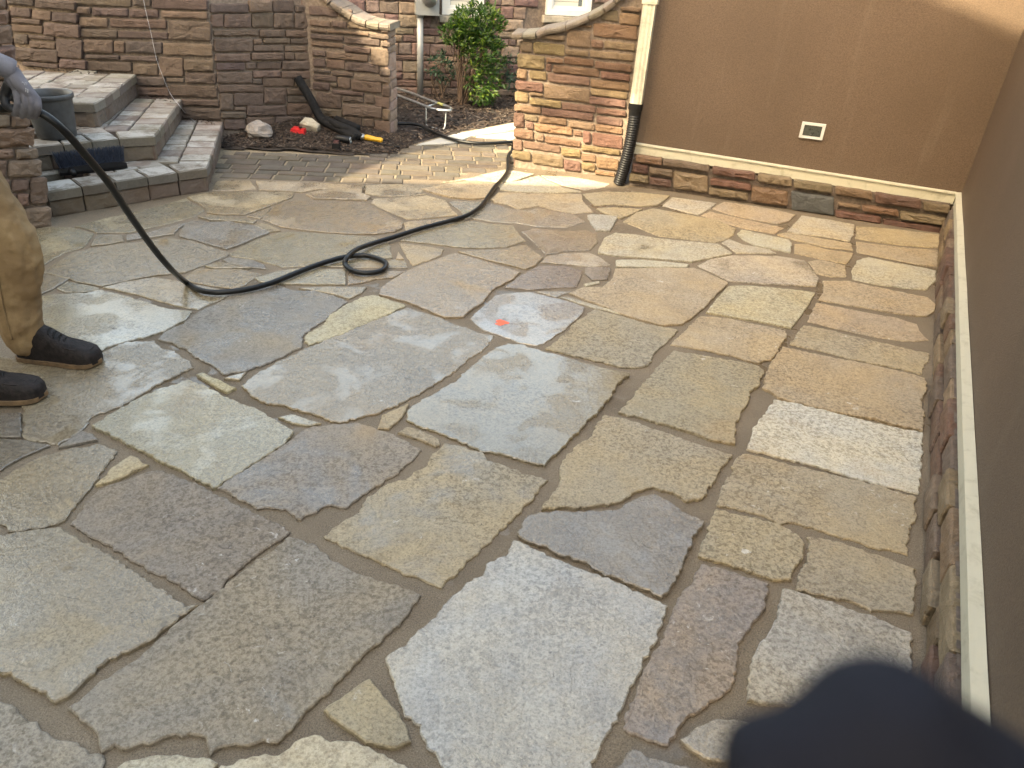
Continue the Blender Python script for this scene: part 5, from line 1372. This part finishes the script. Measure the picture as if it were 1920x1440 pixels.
# ---- the person taking the picture; a dark gloved fingertip slips in front of the lens
ph = empty('person', V((-.26, -.36, 0)), 'photographer in navy whose blurred gloved fingertip covers the bottom right corner', 'person')
def rp(x, y, d): return CPOS + ray(x, y) * d
hd2 = V((-.26, -.40, 1.66)); fw2 = V((0, 1, 0))
wr2 = rp(2050, 2350, .105); el2 = V((.10, -.30, 1.16)); sh2 = V((-.07, -.42, 1.40)); shl2 = V((-.45, -.42, 1.40)); ell2 = V((-.50, -.34, 1.16)); wrl2 = V((-.36, -.16, 1.30))
hL2, hR2 = V((-.35, -.40, .94)), V((-.17, -.40, .94))
kL2, kR2 = V((-.36, -.38, .50)), V((-.16, -.38, .50)); aL2, aR2 = V((-.36, -.42, .10)), V((-.16, -.42, .10))
body2 = union('body', [([hL2, kL2, aL2], [.07, .05, .04]), ([hR2, kR2, aR2], [.07, .05, .04]), ([V((-.26, -.40, .97)), V((-.26, -.41, 1.2)), V((-.26, -.42, 1.42)), V((-.26, -.42, 1.54)), hd2], [.09, .09, .08, .052, .055]),
      ([shl2, ell2, wrl2], [.045, .04, .03]), ([sh2, el2, wr2], [.045, .04, .028]), ([sh2, shl2], [.05, .05])], M_SKIN, ph, 0.011, extra=head_shape(hd2, fw2))
face_parts(body2, hd2, fw2, M_HAIR)
union('trousers', [([hL2, kL2, aL2], [.105, .085, .075]), ([hR2, kR2, aR2], [.105, .085, .075]), ([V((-.32, -.40, .98)), V((-.20, -.40, .98))], [.12, .12])], M_SHIRT, ph, 0.010, 0.02, 0.08)
union('jacket', [([V((-.26, -.40, .95)), V((-.26, -.41, 1.2)), V((-.26, -.42, 1.40)), V((-.26, -.42, 1.47))], [.14, .14, .13, .08]), ([shl2, ell2, ell2.lerp(wrl2, .9)], [.07, .06, .045]), ([sh2, el2, el2.lerp(wr2, .95)], [.07, .058, .042]), ([sh2, shl2], [.07, .07])], M_NAVY, ph, 0.010, 0.015, 0.09)
boot(ph, V((-.37, -.24, .0115)), math.radians(92)); boot(ph, V((-.15, -.24, .0115)), math.radians(88))
union('glove', [([rp(1650, 1385, 0.0998), rp(1690, 1480, 0.1014), rp(1790, 1750, 0.1014), rp(1930, 2100, 0.1014)], [0.0117, 0.0148, 0.0187, 0.0203]),
      ([rp(1740, 1440, 0.1045), rp(1900, 1640, 0.1045), rp(1990, 2000, 0.1030)], [0.0117, 0.0156, 0.0172]),
      ([rp(1450, 1440, 0.0983), rp(1540, 1530, 0.0991), rp(1720, 1780, 0.1006), rp(1900, 2100, 0.1014)], [0.0082, 0.0101, 0.0117, 0.0156]),
      ([rp(1560, 1700, 0.1092), rp(1760, 1950, 0.1092)], [0.0078, 0.0109]), ([rp(1900, 2060, 0.1014), wr2], [0.0265, 0.0250])], M_NAVY, ph, 0.003, sm=4)

# ============================================================ UNSEEN HOUSE AND TREE ADDED BEHIND THE CAMERA (shaped to shade the patio)
SH = V((math.sin(SUN_AZ), math.cos(SUN_AZ), 0)); SE = V((math.cos(SUN_AZ), -math.sin(SUN_AZ), 0))
def uv(u, s, z): return SE * u + SH * s + V((0, 0, z))
nb = empty('unseen_shade_house', uv(-3, -3, 0), 'unseen tall tan house added behind the camera, roofline shaped to shade the patio', 'house')
prof = [(-8.6, -.06), (-8.6, 6.6), (-5.75, 6.5), (-5.35, 5.75), (-5.05, 5.5), (-4.80, 5.35), (-4.68, 4.90), (-4.42, 4.28), (-3.04, 5.43), (-3.02, 7.39), (1.1, 7.39), (1.1, -.06)]  # skyline of the unseen house, cut to cast the shadow edges and sun gap
n = len(prof)
mesh_obj('wall', [uv(u, -3.0, z) for u, z in prof] + [uv(u, -6.5, z) for u, z in prof], [tuple(range(n)), tuple(range(2 * n - 1, n - 1, -1))] + [(i, n + i, n + (i + 1) % n, (i + 1) % n) for i in range(n)], plain('tan_siding', (.50, .43, .33), .8, 0, .1, 3, .3, 60), nb)  # siding kept pale to bounce light onto the right stucco wall
for (u0, z0), (u1, z1) in zip(prof[1:10], prof[2:11]):
    if abs(u1 - u0) < .05: continue
    vs = [uv(u0, -3.02, z0 + .002), uv(u1, -3.02, z1 + .002), uv(u1, -6.6, z1 + .002), uv(u0, -6.6, z0 + .002)]
    mesh_obj('roof', vs + [v + V((0, 0, .03)) for v in vs], [(3, 2, 1, 0), (4, 5, 6, 7), (0, 1, 5, 4), (1, 2, 6, 5), (2, 3, 7, 6), (3, 0, 4, 7)], M_ROOF, nb)
for u in (-7.5, -2, 0.2):
    for z in (1.0, 3.6):
        MB().box(uv(u, -2.99, z + .6), (.95, .06, 1.25), rot_to(SE)).build('window', M_WHITE, nb)
        MB().box(uv(u, -2.95, z + .6), (.80, .04, 1.10), rot_to(SE)).build('pane', M_GLASS, nb)
tr = empty('unseen_shade_tree', uv(-7.4, -9.2, -.06), 'unseen leafy tree added behind the shading house, crown placed to bound the sun patch', 'tree')
rq = random.Random(14)
tb = uv(-7.4, -9.2, -.06)
mb = MB().tube(catmull([tb, tb + V((.1, 0, 4)), tb + V((-.1, .1, 8)), tb + V((0, 0, 11))], 5), [.34 - .28 * i / 15 for i in range(16)], 12)
for k in range(9):
    a_ = k * 2.4; h = 8.2 + k * .35
    mb.tube(catmull([tb + V((0, 0, h)), tb + V((math.cos(a_) * 1.1, math.sin(a_) * 1.1, h + 1.2)), tb + V((math.cos(a_) * 2.1, math.sin(a_) * 2.1, h + 2.4))], 4), [.12 - .1 * i / 8 for i in range(9)], 8)
mb.build('trunk', M_BARK, tr, True)
vs = []; fs = []
for (u, s, z), (ru, rs, rz2), cnt in (((-4.0, -8.8, 11.5), (1.6, 1.0, 1.40), 3600), ((-6.5, -8.8, 12.1), (1.9, 1.2, 1.75), 3600), ((-8.8, -8.6, 12.4), (1.8, 1.7, 1.8), 1500)):  # crown lobes of the unseen tree, placed to shade all above the sun gap
    for k in range(cnt):
        while True:
            d = V((rq.uniform(-1, 1), rq.uniform(-1, 1), rq.uniform(-1, 1)))
            if d.length < 1 + .25 * mnoise.noise(d * 2.2 + V((u, 0, 0))): break
        leaf(vs, fs, uv(u + d.x * ru, s + d.y * rs, z + d.z * rz2), V((rq.uniform(-1, 1), rq.uniform(-1, 1), rq.uniform(-.8, .8))), rq.uniform(.16, .30), .14, rq)
for k in range(200):                                       # loose leaves on no branch, added to filter the sun
    leaf(vs, fs, uv(rq.uniform(-5.7, -2.9), -10.2 + rq.uniform(-.5, .5), rq.uniform(4.3, 6.3) + .7 * 7.2), V((rq.uniform(-1, 1), rq.uniform(-1, 1), rq.uniform(-.8, .8))), rq.uniform(.05, .085), .04, rq)
mesh_obj('crown', vs, fs, M_LEAFT, tr)
